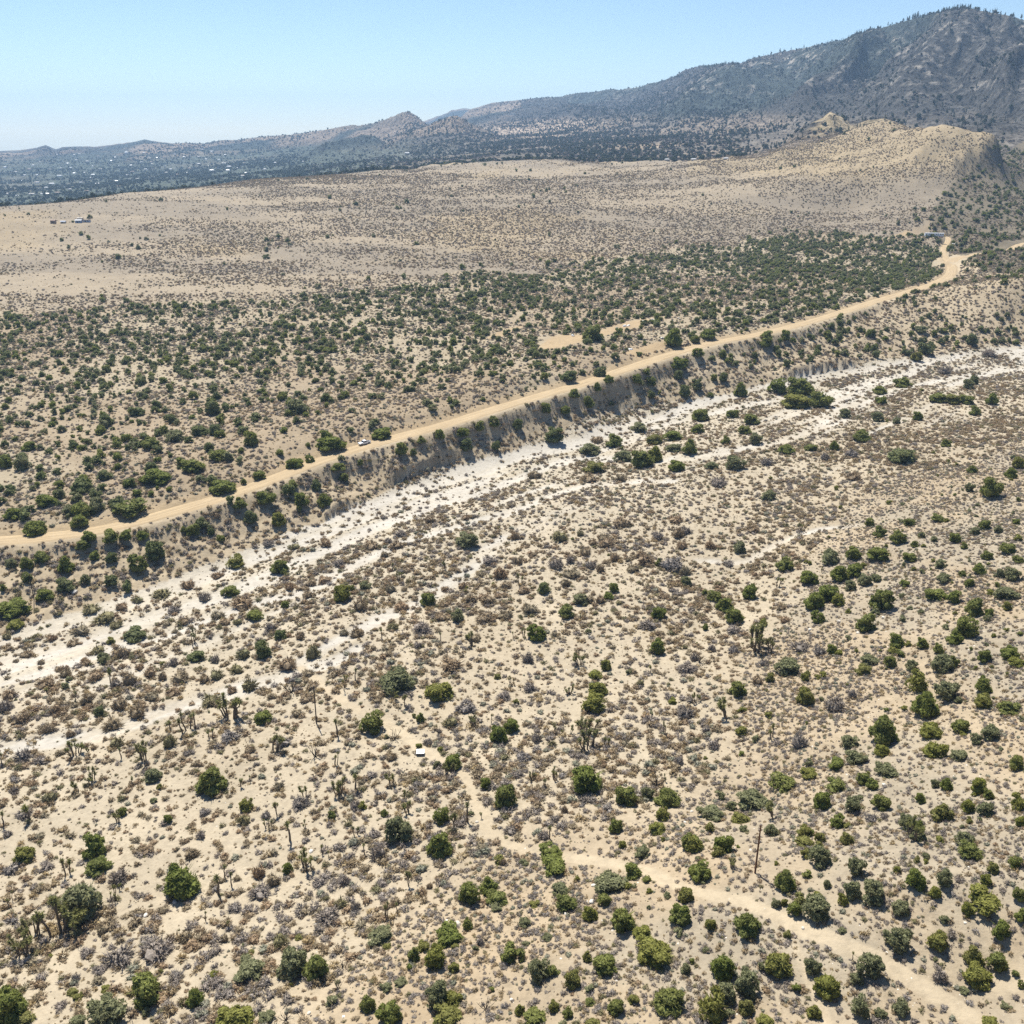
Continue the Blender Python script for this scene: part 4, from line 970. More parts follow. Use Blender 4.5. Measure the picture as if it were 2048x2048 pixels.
'A': """195 115 120 80 j;440 75 90 55 y;490 160 80 65 j;460 205 80 65 j;615 165 105 80 j;695 150 75 65 j;785 150 75 60 j;235 275 80 70 j;150 310 75 75 j;65 305 65 60 g;150 380 60 55 j;365 330 95 110 j;525 260 65 55 j;615 275 70 65 d;855 260 110 120 d;765 325 95 110 j;1065 130 75 75 j;1105 90 70 70 d;1015 110 35 40 j;1165 130 45 60 d;1540 70 75 75 y;1390 55 60 60 d;1220 160 50 40 j;365 435 100 85 d;250 485 105 75 j;85 570 180 110 j;85 640 90 55 y;20 440 40 60 j;470 400 60 70 g;1300 300 105 75 y;1545 335 105 90 j;1270 460 105 70 j;1890 490 90 105 y;1575 525 50 45 j;1410 590 100 60 j;745 710 125 85 d;612 725 50 40 y;575 835 80 65 g;1455 1165 105 80 j;1460 800 95 110 d;500 555 120 70 o
895 475 120 70 o;1040 420 95 70 b;1195 365 70 50 b;675 540 80 60 b;575 600 140 60 o;150 795 90 45 b;290 710 60 50 b;205 700 70 45 o;540 780 100 55 o;680 800 90 80 b;470 830 60 40 b;260 970 120 85 b;365 910 80 70 b;525 930 100 70 b;640 970 80 70 p;720 950 100 90 b;830 910 80 70 b;960 850 60 70 p;1080 820 100 70 d;1190 830 60 60 p;1340 810 95 80 o;900 930 60 80 b;1000 940 130 90 b;960 1010 100 60 b;1200 920 95 75 o;1305 890 95 70 o;1130 940 70 70 b;310 1110 80 70 b;480 1060 80 80 b;550 1130 60 80 d;625 1200 130 100 r;665 1090 100 90 b;760 1130 110 100 b;840 1040 100 70 b;1165 1075 140 100 o;1380 985 100 95 o;1590 870 130 95 b;1730 805 100 110 o;1280 1000 70 60 b;30 1100 90 90 p;130 1160 100 80 b;50 1030 90 70 b;270 1215 90 70 b;390 1240 60 60 b;650 1295 90 75 o;940 1295 90 100 o;330 1345 70 45 b;1640 920 80 50 p;960 560 90 60 p;1130 490 80 70 p;1340 520 150 70 r;1200 590 100 60 b;1020 615 80 50 b;130 1370 110 90 p;220 1390 90 60 p;1480 185 80 50 p;1620 205 80 45 o;1720 405 80 45 b;1870 300 90 55 p;1660 700 60 60 b;1490 655 70 70 p;1550 700 70 60 d;620 400 80 70 d;1240 620 80 45 b;1310 620 60 45 o;1900 680 60 50 b;1450 440 60 40 b;450 660 120 40 b;400 740 80 50 b;770 870 60 50 b;640 640 90 60 o;760 500 70 50 o;1600 430 60 60 b;1790 390 90 50 b;1700 470 80 50 b;1800 190 80 60 b;1190 1070 100 50 b;1690 1040 100 50 b;1270 1260 130 70 p;1640 1130 80 60 b;1560 1290 110 60 p;1380 1330 80 60 b;1500 1030 70 40 b;740 1110 60 50 b;600 880 80 50 p;330 880 70 50 b;90 830 40 30 b;230 840 50 40 b;1700 900 90 40 b;40 700 60 50 o;120 600 60 40 b;920 630 60 40 b
610 945 50 95 k;265 1015 40 65 k;420 1055 30 85 k;1280 1145 115 135 k;1040 1215 100 125 k;940 1195 40 75 k;415 1355 80 92 k;670 1360 30 85 k;800 1385 80 115 k;1500 1345 115 110 k;1890 985 60 95 k;10 1395 22 90 k;1070 725 60 95 k;1580 378 22 60 k;1860 1235 40 130 k;1160 1260 22 80 k;490 1350 26 55 k;1840 1400 60 80 k
1610 1005 110 60 x;1740 1360 110 60 x""",
'U': """1085 735 105 80 j;1000 725 75 60 j;860 745 55 75 j;1070 770 110 40 y;1155 780 90 70 j;710 830 70 50 j;905 845 60 45 j;830 820 50 35 j;385 930 65 55 j;535 920 60 45 y;605 905 75 45 j;415 985 70 50 g;490 1005 90 75 j;540 990 60 80 y;670 955 60 65 j;610 945 60 30 g;305 1025 80 50 y;620 1020 65 45 j;840 1015 75 60 g;700 880 55 40 j;805 920 35 35 j;1035 955 65 40 j;1125 945 50 30 j;1215 945 35 45 j;1320 910 70 50 j;1470 985 115 60 d;1475 705 75 45 j;1385 730 60 35 j;1395 770 45 35 j;1610 760 70 38 j;1660 765 70 40 y;1710 768 60 40 j;1745 810 45 40 j;1810 770 45 50 j;1720 720 40 60 g;1740 695 35 40 d;1530 830 40 40 j;1450 845 30 30 g;1635 930 45 35 j;1880 1050 50 50 j;1800 1120 75 90 j;1910 1010 45 50 y;880 882 50 36 j;750 1012 50 30 g;965 1130 60 40 g;1735 1030 40 35 j;1725 1100 40 40 g;295 948 80 30 g;480 872 70 40 g;920 920 50 50 g;1380 835 50 45 g;1255 820 45 40 g
695 715 45 50 d;650 745 45 60 d;625 680 35 50 d;525 700 40 40 j;290 785 45 60 j;235 745 45 40 j;155 910 80 65 d;200 805 40 35 j;795 685 35 45 d;1155 575 30 40 d;955 555 50 60 j;630 635 70 50 j;795 595 30 35 j;915 600 25 35 d;1525 605 50 40 y;1560 580 60 50 d;1735 545 45 50 d;1355 515 35 35 d;1545 500 50 30 g;1190 520 35 35 j;20 865 40 50 d;130 810 40 60 j;320 720 35 40 j;365 690 40 35 j;525 750 30 40 d;470 690 40 40 j;700 590 50 40 j;1030 530 40 50 j;960 525 50 40 j
610 555 70 90 j;300 530 70 70 j;690 535 40 30 j;740 520 60 40 j;330 665 50 45 d;210 680 65 45 d
85 1050 70 45 b;290 1060 80 40 b;410 1060 50 40 b;780 1080 80 50 p;1290 1055 70 45 b;1180 980 40 40 p;1280 970 60 40 p;960 1000 60 40 p;320 915 60 35 b;1630 655 60 40 p;1800 590 70 40 p""",
'V': """905 950 60 50 j;945 1005 50 55 d;1000 935 75 60 j;1055 1015 55 60 y;1140 945 55 70 j;1105 880 50 40 j;1195 885 40 50 d;1225 945 60 60 j;1295 850 40 40 j;1360 800 25 50 j;1515 750 50 60 j;1560 755 30 40 d;1590 705 40 34 j;1660 690 40 45 j;1745 680 55 40 j;1760 735 50 60 d;1865 650 40 60 j;1870 735 35 50 d;1810 660 40 50 j;1275 808 60 34 j;920 862 22 30 j
135 1050 80 60 j;300 1020 65 55 j;490 975 120 65 j;310 890 80 60 d;395 840 60 40 d;570 725 70 50 j;660 700 70 50 g;405 640 45 55 d;280 725 40 35 d;20 800 50 60 j;50 990 70 50 j;180 940 75 50 j;90 805 60 70 g;110 732 55 40 j;950 720 55 75 j;575 815 55 50 d;1125 595 80 65 g;1065 545 40 40 j;805 597 60 60 d;655 630 40 40 d;520 600 60 40 d;700 665 0 0 j;760 675 70 46 d;815 672 55 46 d;1440 688 75 48 j;590 845 110 40 j;730 810 90 55 j;830 765 80 40 j;790 735 40 42 d;1250 720 110 40 j;1110 800 70 45 j;840 885 100 40 j;1170 780 36 34 j;980 840 50 36 j;1230 690 50 40 j;365 960 60 60 g;230 910 40 40 g;265 970 50 40 g"""}
KIND_NAME = {'j': 'green_bush', 'y': 'yellow_green_bush', 'g': 'grey_green_bush', 'd': 'dark_green_bush', 'b': 'brown_shrub', 'p': 'grey_shrub', 'r': 'rust_shrub', 'o': 'olive_shrub', 'k': 'joshua_tree', 'x': 'burnt_tree'}
ROWS = []
for vw, txt in TRACE.items():
    ox, oy, sc = VIEWS[vw]
    for it in txt.replace('\n', ';').split(';'):
        it = it.split()
        if len(it) != 5 or float(it[2]) == 0: continue
        ROWS.append((ox + float(it[0]) / sc, oy + float(it[1]) / sc, float(it[2]) / sc, float(it[3]) / sc, it[4]))

# ------------------------------------------------------------------ the single plants
PX = np.array([r[0] for r in ROWS]); PYB = np.array([r[1] for r in ROWS]); PW = np.array([r[2] for r in ROWS]); PH = np.array([r[3] for r in ROWS]); PK = [r[4] for r in ROWS]
# first guess at the foot, then the semi-axes, then the foot again
P0 = raycast(PX, PYB)
dep0 = project(P0)[2]; delta = np.arctan2(CAM_H - P0[:, 2], np.hypot(P0[:, 0], P0[:, 1]))
wide = PW * dep0 / FPX / 2
hh = PH * dep0 / FPX / 2
semi = np.sqrt(np.maximum(hh ** 2 - (wide * np.sin(delta)) ** 2, 0)) / np.cos(delta)
semi = np.clip(semi, 0.5 * wide, 1.15 * wide)
mid_py = PYB - PH / 2
foot_py = mid_py + semi * np.cos(delta) * FPX / dep0
is_tree = np.array([k in 'kx' for k in PK])
foot_py = np.where(is_tree, PYB - 0.15 * PW * np.sin(delta), foot_py)
FOOT = raycast(PX, foot_py)
SC_ = project(FOOT)[2] / dep0
wide = wide * SC_ * 0.92; semi = semi * SC_ * 0.82

LAND = [((1510, 1745), 'the tall brown pole beside the dirt track'), ((632, 1445), 'the dark pole with a crossarm'), ((841, 1505), 'the small white metal roof'), ((728, 886), 'the white pickup'),
        ((66, 1190), 'the thin pole near the left edge'), ((1515, 1290), 'the many-stemmed Joshua tree clump'), ((0, 2048), 'the bottom left corner'), ((2048, 2048), 'the bottom right corner'),
        ((1024, 2048), 'the middle of the bottom edge'), ((2048, 1200), 'the right edge below the wash'), ((1024, 1024), 'the centre of the picture'), ((1240, 650), 'the white rubbish above the road'), ((0, 1500), 'the left edge below the wash'), ((1860, 470), 'the white caravan')]
DIRS = ['to the right of', 'above and right of', 'above', 'above and left of', 'to the left of', 'below and left of', 'below', 'below and right of']
ORD = ['nearest', 'second', 'third', 'fourth', 'fifth', 'sixth', 'seventh', 'eighth', 'ninth', 'tenth', '11th', '12th', '13th', '14th', '15th', '16th', '17th', '18th', '19th', '20th', '21st', '22nd', '23rd', '24th', '25th', '26th', '27th', '28th', '29th', '30th']
KW = {'j': 'rounded green bush', 'y': 'yellowish green bush', 'g': 'greyish green bush', 'd': 'dark green bush', 'b': 'brown dry shrub', 'p': 'grey twiggy shrub', 'r': 'rust coloured shrub', 'o': 'olive brown shrub', 'k': 'spiky Joshua tree', 'x': 'leafless burnt plant'}
KC = {'j': 'bush', 'y': 'bush', 'g': 'bush', 'd': 'bush', 'b': 'shrub', 'p': 'shrub', 'r': 'shrub', 'o': 'shrub', 'k': 'Joshua tree', 'x': 'dead plant'}
KG = {'j': 'rounded green bushes', 'y': 'yellowish green bushes', 'g': 'greyish green bushes', 'd': 'dark green bushes', 'b': 'brown dry shrubs', 'p': 'grey twiggy shrubs', 'r': 'rust coloured shrubs', 'o': 'olive brown shrubs', 'k': 'Joshua trees on the wash flats', 'x': 'leafless burnt plants'}
def make_labels():
    cell = {}
    for i, r in enumerate(ROWS):
        x, y = r[0], r[1] - r[3] / 2
        cand = [(math.hypot(x - lx, y - ly), li) for li, ((lx, ly), _) in enumerate(LAND)]
        dmin, li = min(cand); (lx, ly), _n = LAND[li]
        edge = lx in (0, 2048) or ly == 2048
        dirn = int(round(math.degrees(math.atan2(ly - y, x - lx)) / 45)) % 8
        cell.setdefault((r[4], li, dirn), []).append((dmin, i))
    out = {}
    for (k, li, dirn), items in cell.items():
        for q, (_, i) in enumerate(sorted(items)):
            small = ''
            out[i] = '%s %s %s %s' % (ORD[min(q, 29)], KW[k], DIRS[dirn], LAND[li][1])
            if q == 0 and len(items) == 1: out[i] = 'only %s %s %s' % (KW[k], DIRS[dirn], LAND[li][1])
    return out
LABEL = make_labels()

BUSH = {'j': protos('crown', lambda s: bush_mesh(s, 620, 17 if s % 3 else 12, gap=0.12, loose=s % 2 == 0, upright=0.4 + 0.25 * (s % 4)), range(10, 22), M['green']),
        'y': protos('crown', lambda s: bush_mesh(s, 560, 15, upright=0.9, leaf=0.19, gap=0.15, loose=s % 2 == 0), range(30, 38), M['yellow_green']),
        'g': protos('crown', lambda s: bush_mesh(s, 600, 14, leaf=0.2, upright=0.75, gap=0.3, core=0.66, loose=s % 2 == 0), range(50, 58), M['grey_green']),
        'd': protos('crown', lambda s: bush_mesh(s, 560, 15, gap=0.1, loose=s % 3 == 0), range(70, 76), M['dark_green'])}
def stems_mesh(seed):
    g = np.random.default_rng(seed); mb = MB()
    for i in range(4):
        a = 1.57 * i + g.uniform(-0.5, 0.5)
        mb.tube([(0.06 * math.cos(a), 0.06 * math.sin(a), -0.08), (0.2 * math.cos(a), 0.2 * math.sin(a), 0.35), (0.42 * math.cos(a + 0.3), 0.42 * math.sin(a + 0.3), 1.0)], [0.06, 0.045, 0.02], 5, cap=False)
    return mesh_from('trunk', mb.v, mb.f, M['bark'])
STEMS = [stems_mesh(s) for s in range(3)]
DRY = {'b': protos('shrub', lambda s: shrub_mesh(s, 210, 6), range(100, 106), M['brown']), 'p': protos('shrub', lambda s: shrub_mesh(s, 240, 5, core=0.5), range(110, 116), M['grey']),
       'o': protos('shrub', lambda s: shrub_mesh(s, 220, 6), range(120, 124), M['olive']), 'r': protos('shrub', lambda s: shrub_mesh(s, 220, 6), range(126, 129), M['brown'])}
JOSH = []
for s, (st, fk, sp_) in enumerate([(1, 1, 0.1), (1, 2, 0.2), (1, 3, 0.25), (2, 2, 0.4), (3, 2, 0.5), (4, 1, 0.35), (6, 2, 0.45), (8, 2, 0.4), (1, 4, 0.15), (2, 1, 0.2), (5, 3, 0.5), (3, 1, 0.3)]):
    tl, lv = joshua_meshes(400 + s, st, fk, sp_)
    JOSH.append(([mesh_from('trunk', tv, tf, M['yucca_bark']) for tv, tf in tl], mesh_from('crown', lv[0], lv[1], M['yucca']), st))
BURNT = []
for s in range(3):
    v, f = dead_mesh(500 + s); BURNT.append(mesh_from('burnt_plant', v, f, M['char']))

g0 = np.random.default_rng(99)
for i, k in enumerate(PK):
    nm = KIND_NAME[k]; P = FOOT[i]; rz = g0.uniform(0, 6.28); lab = LABEL[i]
    if k in 'jygd':
        rt = empty(nm, P - np.array([0, 0, 0.05]), rz, (wide[i], wide[i], semi[i]))
        link('crown', BUSH[k][i % len(BUSH[k])], rt); link('trunk', STEMS[i % 3], rt)
    elif k in 'bpor':
        rt = link(nm, DRY[k][i % len(DRY[k])]); rt.location = P - np.array([0, 0, 0.04]); rt.rotation_euler = (0, 0, rz); rt.scale = (wide[i] * 0.98, wide[i] * 0.98, min(semi[i] * 1.6, wide[i] * 1.5))
    elif k == 'k':
        hm = 0.86 * PH[i] * project(P)[2] / FPX / math.cos(delta[i]); ratio = PW[i] / PH[i]
        pool = [j for j, q in enumerate(JOSH) if (q[2] == 1) == (ratio < 0.62)] if ratio > 0.45 or ratio < 0.62 else range(len(JOSH))
        if ratio < 0.42: pool = [0, 1, 9]
        elif ratio > 0.8: pool = [6, 7, 10, 4]
        q = JOSH[pool[i % len(pool)]]
        sx = max(PW[i] * project(P)[2] / FPX / 0.85, hm * 0.55) if ratio > 0.62 else hm
        rt = empty(nm, P, rz, (min(sx, hm * 1.15), min(sx, hm * 1.15), hm * 0.93))
        link('crown', q[1], rt)
        for tm in q[0]: link('trunk', tm, rt)
    else:
        rt = link(nm, BURNT[i % 3]); rt.location = P; rt.rotation_euler = (0, 0, rz); q = max(PW[i], PH[i]) * project(P)[2] / FPX
        rt.scale = (q * 0.6, q * 0.6, q * 0.7)
    tag(rt, lab, KC[k], KG[k])

# ------------------------------------------------------------------ the mass of smaller plants, stones and far woods
SMALL = (protos('brush', lambda s: shrub_mesh(s, 74, 3, core=0.46, thin=0.06), range(200, 204), M['brown']) + protos('brush', lambda s: shrub_mesh(s, 80, 3, core=0.42, thin=0.055), range(210, 214), M['grey'])
         + protos('brush', lambda s: shrub_mesh(s, 70, 2, core=0.4, thin=0.055), range(220, 223), M['straw']) + protos('brush', lambda s: shrub_mesh(s, 74, 3, core=0.46, thin=0.06), range(230, 232), M['olive']) + protos('brush', lambda s: shrub_mesh(s, 76, 4, core=0.5, thin=0.065), range(240, 242), M['sage']))
I_BR, I_GR, I_ST, I_OL, I_SG = [0, 1, 2, 3], [4, 5, 6, 7], [8, 9, 10], [11, 12], [13, 14]
# keep clear of the single plants
CELL = 4.0
occ = {}
for i in range(len(FOOT)):
    if PK[i] in 'kx': continue
    w = wide[i] * 0.8
    for cx in range(int((FOOT[i, 0] - w) // CELL), int((FOOT[i, 0] + w) // CELL) + 1):
        for cy in range(int((FOOT[i, 1] - w) // CELL), int((FOOT[i, 1] + w) // CELL) + 1):
            occ.setdefault((cx, cy), []).append((FOOT[i, 0], FOOT[i, 1], w * w))
def clear(x, y):
    out = np.ones(len(x), bool)
    for j in range(len(x)):
        for (a, b, w2) in occ.get((int(x[j] // CELL), int(y[j] // CELL)), ()):
            if (x[j] - a) ** 2 + (y[j] - b) ** 2 < w2: out[j] = False; break
    return out
def choose(n, table):
    """table: list of (weight, shape numbers)"""
    w = np.array([t[0] for t in table], float); w /= w.sum()
    k = rng.choice(len(table), n, p=w); return np.array([table[a][1][rng.integers(len(table[a][1]))] for a in k])

# flats and wash
x, y = sample(700000, 95, 900); mk = ground_masks(x, y)
cl = fbm(x, y, 26, 4, 611); cl2 = fbm(x * 0.5 + y * 0.3, y - x * 0.2, 60, 3, 615)
wash_near = np.exp(-(mk['db'] / 70) ** 2)
dens = (0.62 + 0.36 * sstep(0.34, 0.62, cl)) * (1 - 0.82 * sstep(0.25, 0.8, mk['ch'])) * (1 - mk['track']) * (1 - mk['path'])
keep = mk['near'] & ~mk['spur'] & (rng.uniform(size=len(x)) < dens * 0.56)
x, y, cl, cl2, wn_ = x[keep], y[keep], cl[keep], cl2[keep], wash_near[keep]
k = clear(x, y); x, y, cl, cl2, wn_ = x[k], y[k], cl[k], cl2[k], wn_[k]
s, scl, rot = attrs(len(x), 0.2, 1.4, (0.65, 1.0), 2.6)
scl *= (0.9 + 0.25 * sstep(0.4, 0.6, cl))[:, None]
brownish = rng.uniform(size=len(x)) < 0.35 + 0.5 * sstep(0.4, 0.6, cl2)
idx = np.where(brownish, choose(len(x), [(5, I_BR), (2.6, I_ST), (1, I_OL), (1.2, I_GR)]), choose(len(x), [(4, I_GR), (2, I_BR), (1.5, I_ST), (0.7, I_SG)]))
scatter('dry_brush', 'low brown and grey desert shrubs dotted over the sandy flats', 'brush', place(x, y), scl, rot, idx, SMALL)

# spur: small grey cushions, close together
x, y = sample(330000, 70, 560, -20, 40); mk = ground_masks(x, y)
cl = fbm(x, y, 14, 3, 631)
keep = mk['spur'] & (rng.uniform(size=len(x)) < (0.4 + 0.6 * sstep(0.4, 0.6, cl)) * (1 - mk['track']) * (1 - mk['path']))
x, y = x[keep], y[keep]; k = clear(x, y); x, y = x[k], y[k]
s, scl, rot = attrs(len(x), 0.14, 0.75, (0.7, 1.0), 2.0)
idx = choose(len(x), [(6, I_GR), (1.8, I_BR), (1.8, I_ST), (0.8, I_OL), (0.7, I_SG)])
scatter('cushion_shrubs', 'small grey cushion shrubs covering the tan slope', 'brush', place(x, y), scl, rot, idx, SMALL)

# small green bushes on spur and flats, too many to single out
GREENS = BUSH_FAR = (protos('bush', lambda s: bush_mesh(s, 110, 7, leaf=0.3, core=0.82), range(250, 256), M['dark_green']) + protos('bush', lambda s: bush_mesh(s, 110, 7, leaf=0.3), range(260, 263), M['green'])
          + protos('bush', lambda s: bush_mesh(s, 110, 7, leaf=0.3, gap=0.2), range(265, 268), M['grey_green']) + protos('bush', lambda s: bush_mesh(s, 110, 7, leaf=0.3), range(270, 272), M['yellow_green']))
x, y = sample(5200, 80, 620, -39, 40); mk = ground_masks(x, y)
keep = mk['near'] & (rng.uniform(size=len(x)) < np.where(mk['spur'], 0.42, 0.05)) & (mk['track'] < 0.3) & (mk['ch'] < 0.4)
x, y = x[keep], y[keep]; k = clear(x, y); x, y = x[k], y[k]
s, scl, rot = attrs(len(x), 0.4, 1.2, (0.6, 0.9), 1.8)
scatter('small_bushes', 'small yellowish green bushes between the larger ones', 'bushes', place(x, y), scl, rot, choose(len(x), [(1, [6, 7, 8]), (3, [9, 10, 11]), (3, [12, 13])]), GREENS)

# bank below the road
x, y = sample(520000, 240, 1250, -39, 40); mk = ground_masks(x, y)
keep = mk['bank'] & (mk['road'] < 0.1) & (mk['dr'] > 5) & (rng.uniform(size=len(x)) < 0.62 - 0.22 * sstep(450, 650, np.hypot(x, y)))
x, y = x[keep], y[keep]; k = clear(x, y); x, y = x[k], y[k]
s, scl, rot = attrs(len(x), 0.4, 1.5, (0.7, 1.05), 1.6)
scatter('bank_brush', 'low brown and grey shrubs on the bank below the dirt road', 'brush', place(x, y), scl, rot, choose(len(x), [(4, I_BR), (4, I_GR), (1, I_OL), (1, I_ST)]), SMALL)
x, y = sample(26000, 260, 1250, -39, 40); mk = ground_masks(x, y); cl = fbm(x, y, 60, 3, 641)
keep = mk['bank'] & (mk['dr'] > 7) & (mk['road'] < 0.05) & (rng.uniform(size=len(x)) < 0.10 + 0.55 * sstep(500, 760, np.hypot(x, y)) * sstep(0.3, 0.5, cl))
x, y = x[keep], y[keep]; k = clear(x, y); x, y = x[k], y[k]
s, scl, rot = attrs(len(x), 1.0, 2.7, (0.7, 1.0), 1.2)
scatter('bank_bushes', 'dark green bushes scattered down the bank below the road', 'bushes', place(x, y), scl, rot, choose(len(x), [(5, [0, 1, 2, 3, 4, 5]), (3, [6, 7, 8]), (1, [9, 10, 11])]), GREENS)

# terrace: hundreds of dark green bushes
x, y = sample(56000, 300, 1180, -39, 40); mk = ground_masks(x, y); cl = fbm(x, y, 38, 3, 651); r_ = np.hypot(x, y)
edge_f = sstep(0, 26, mk['df'])
den = (0.34 + 0.42 * sstep(0.34, 0.6, cl)) * (0.5 + 0.5 * sstep(420, 650, r_)) * (1 + 0.6 * sstep(100, 300, x)) * edge_f
keep = mk['field'] & (mk['road'] < 0.05) & (mk['dr'] > 8) & (mk['pad'] < 0.4) & (rng.uniform(size=len(x)) < den * 0.62)
x, y, r_ = x[keep], y[keep], r_[keep]; k = clear(x, y); x, y, r_ = x[k], y[k], r_[k]
s, scl, rot = attrs(len(x), 0.9, 2.6, (0.6, 0.9), 1.3)
scatter('terrace_bushes', 'dark green bushes covering the flat terrace above the dirt road', 'bushes', place(x, y), scl, rot, choose(len(x), [(5, [0, 1, 2, 3, 4, 5]), (2.2, [6, 7, 8]), (2.2, [9, 10, 11])]), GREENS)
x, y = sample(430000, 300, 1180, -39, 40); mk = ground_masks(x, y); cl = fbm(x, y, 30, 3, 661)
keep = mk['field'] & (mk['pad'] < 0.35) & (mk['road'] < 0.05) & (mk['dr'] > 6.5) & (rng.uniform(size=len(x)) < 0.25 + 0.6 * sstep(0.35, 0.6, cl))
x, y = x[keep], y[keep]
s, scl, rot = attrs(len(x), 0.3, 1.3, (0.7, 1.0), 2.0)
scatter('terrace_brush', 'low grey and brown scrub between the bushes on the terrace', 'brush', place(x, y), scl, rot, choose(len(x), [(3, I_BR), (5, I_GR), (1, I_OL), (1.5, I_ST), (1, I_SG)]), SMALL)

# dry plateau: burnt brush, a few live bushes
x, y = sample(950000, 620, 1950, -39, 40); mk = ground_masks(x, y); r_ = np.hypot(x, y)
cl = 0.5 * fbm(x * 0.6 + y * 0.2, y * 1.3, 45, 4, 671) + 0.5 * fbm(x * 0.6 + y * 0.2, y * 1.2, 260, 4, 673)
ppx = 1024 + FPX * (x / y) / CP
canyon = (ppx - np.interp(r_, [950, 1140, 1250, 1350, 1430, 1500, 1560, 1900], [2010, 1915, 1885, 1905, 1935, 1972, 1998, 2000])) > 0
keep = mk['plateau'] & (mk['road'] < 0.05) & (rng.uniform(size=len(x)) < (0.05 + 0.75 * sstep(0.40, 0.60, cl)) * np.where(canyon, 1.2, 1.0) * 0.62)
x, y, canyon_ = x[keep], y[keep], canyon[keep]
s, scl, rot = attrs(len(x), 0.3, 1.5, (0.7, 1.2), 2.2)
scatter('plateau_brush', 'burnt brown brush speckling the dry plateau and hills', 'brush', place(x, y), scl, rot, np.where(canyon_, choose(len(x), [(3, I_BR), (3, I_GR), (2, I_OL)]), choose(len(x), [(5, I_BR), (4, I_GR), (1.5, I_ST), (1, I_OL)])), SMALL)
x, y = sample(24000, 640, 1950, -39, 40); mk = ground_masks(x, y); r_ = np.hypot(x, y); cl = fbm(x, y, 90, 3, 681)
ppx = 1024 + FPX * (x / y) / CP
canyon = (ppx - np.interp(r_, [950, 1140, 1250, 1350, 1430, 1500, 1560, 1900], [2010, 1915, 1885, 1905, 1935, 1972, 1998, 2000])) > 0
keep = mk['plateau'] & (mk['road'] < 0.05) & (rng.uniform(size=len(x)) < np.where(canyon, 0.9, 0.005 + 0.06 * sstep(0.62, 0.72, cl) + 0.13 * (1 - sstep(10, 50, mk['df']))))
x, y = x[keep], y[keep]
s, scl, rot = attrs(len(x), 1.2, 3.4, (0.6, 0.9), 1.5)
scatter('plateau_bushes', 'scattered dark bushes on the dry plateau and the canyon slope', 'bushes', place(x, y), scl, rot, choose(len(x), [(6, [0, 1, 2, 3, 4, 5]), (2, [6, 7, 8]), (2, [9, 10, 11])]), GREENS)

# valley and mountain woods
WOOD = (protos('tree', lambda s: bush_mesh(s, 60, 5, leaf=0.4, core=0.85), range(300, 304), M['far_green']) + protos('tree', lambda s: conifer_mesh(s, 60), range(310, 313), M['far_green']) + protos('tree', lambda s: shrub_mesh(s, 30, 3, thin=0.12), range(320, 323), M['far_burnt'])
        + protos('tree', lambda s: shrub_mesh(s, 30, 3, thin=0.12), range(330, 332), M['far_burnt']))
x, y = sample(120000, 1450, 6200, -34, 20); r_ = np.hypot(x, y); ppx = 1024 + FPX * (x / y) / CP
cr = np.interp(ppx, [-400, 0, 250, 500, 750, 1030, 1250, 1420], [1440, 1470, 1560, 1690, 1790, 1890, 1820, 1690]); cl = fbm(x, y, 240, 4, 691)
keep = (r_ > cr) & (ppx < 1500) & (rng.uniform(size=len(x)) < (0.12 + 0.5 * sstep(0.35, 0.6, cl)) * (1 - 0.6 * sstep(3500, 6000, r_)))
x, y, r_, ppx = x[keep], y[keep], r_[keep], ppx[keep]
s, scl, rot = attrs(len(x), 2.2, 5.2, (0.8, 1.2), 1.4)
live = rng.uniform(size=len(x)) < np.where(ppx < 620, 0.85, 0.35) + 0.5 * np.exp(-((r_ - np.interp(ppx, [0, 500, 1030, 1420], [1470, 1690, 1890, 1690])) / 120) ** 2)
scl[:, 2] *= 0.8
idx = np.where(live, choose(len(x), [(5, [0, 1, 2, 3])]), choose(len(x), [(4, [7, 8, 9]), (3, [10, 11])]))
scatter('valley_woods', 'dark trees and burnt scrub filling the distant valley', 'woods', place(x, y), scl, rot, idx, WOOD)
x, y = sample(52000, 1650, 4800, -6, 40); r_ = np.hypot(x, y); ppx = 1024 + FPX * (x / y) / CP; cl = fbm(x, y, 180, 4, 695)
keep = (r_ > np.interp(ppx, [900, 1250, 1420, 1500, 1990, 2048], [3000, 1900, 1720, 1760, 1780, 2000])) & (rng.uniform(size=len(x)) < 0.2 + 0.65 * sstep(0.36, 0.6, cl))
x, y, r_ = x[keep], y[keep], r_[keep]
s, scl, rot = attrs(len(x), 1.8, 4.6, (0.7, 1.1), 1.5)
tall = rng.uniform(size=len(x)) < 0.22
scl[tall] = (s[tall] * 2.6)[:, None] * np.array([1.0, 1.0, 1.25])
idx = np.where(tall, choose(len(x), [(1, [4, 5, 6])]), choose(len(x), [(3, [0, 1, 2, 3]), (3, [7, 8, 9]), (1.5, [10, 11])]))
scatter('mountain_woods', 'dark scrub and burnt trees covering the mountain slopes', 'woods', place(x, y), scl, rot, idx, WOOD)

# loose pale stones
v0, f0 = ICO0
STONES = []
for s_ in range(4):
    g = np.random.default_rng(700 + s_); STONES.append(mesh_from('stone', v0 * (1 + g.uniform(-0.35, 0.2, len(v0)))[:, None] * np.array([1, 0.8, 0.5]), f0, M['stone']))
x, y = sample(24000, 80, 520, -39, 40); mk = ground_masks(x, y)
keep = mk['near'] & (rng.uniform(size=len(x)) < np.where(mk['spur'], 0.32, 0.05)); x, y = x[keep], y[keep]
s, scl, rot = attrs(len(x), 0.07, 0.34, (0.6, 1.0), 3.0)
scatter('loose_stones', 'small pale stones strewn over the slopes', 'stones', place(x, y, 0.0), scl, rot, rng.integers(0, 4, len(x)), STONES)

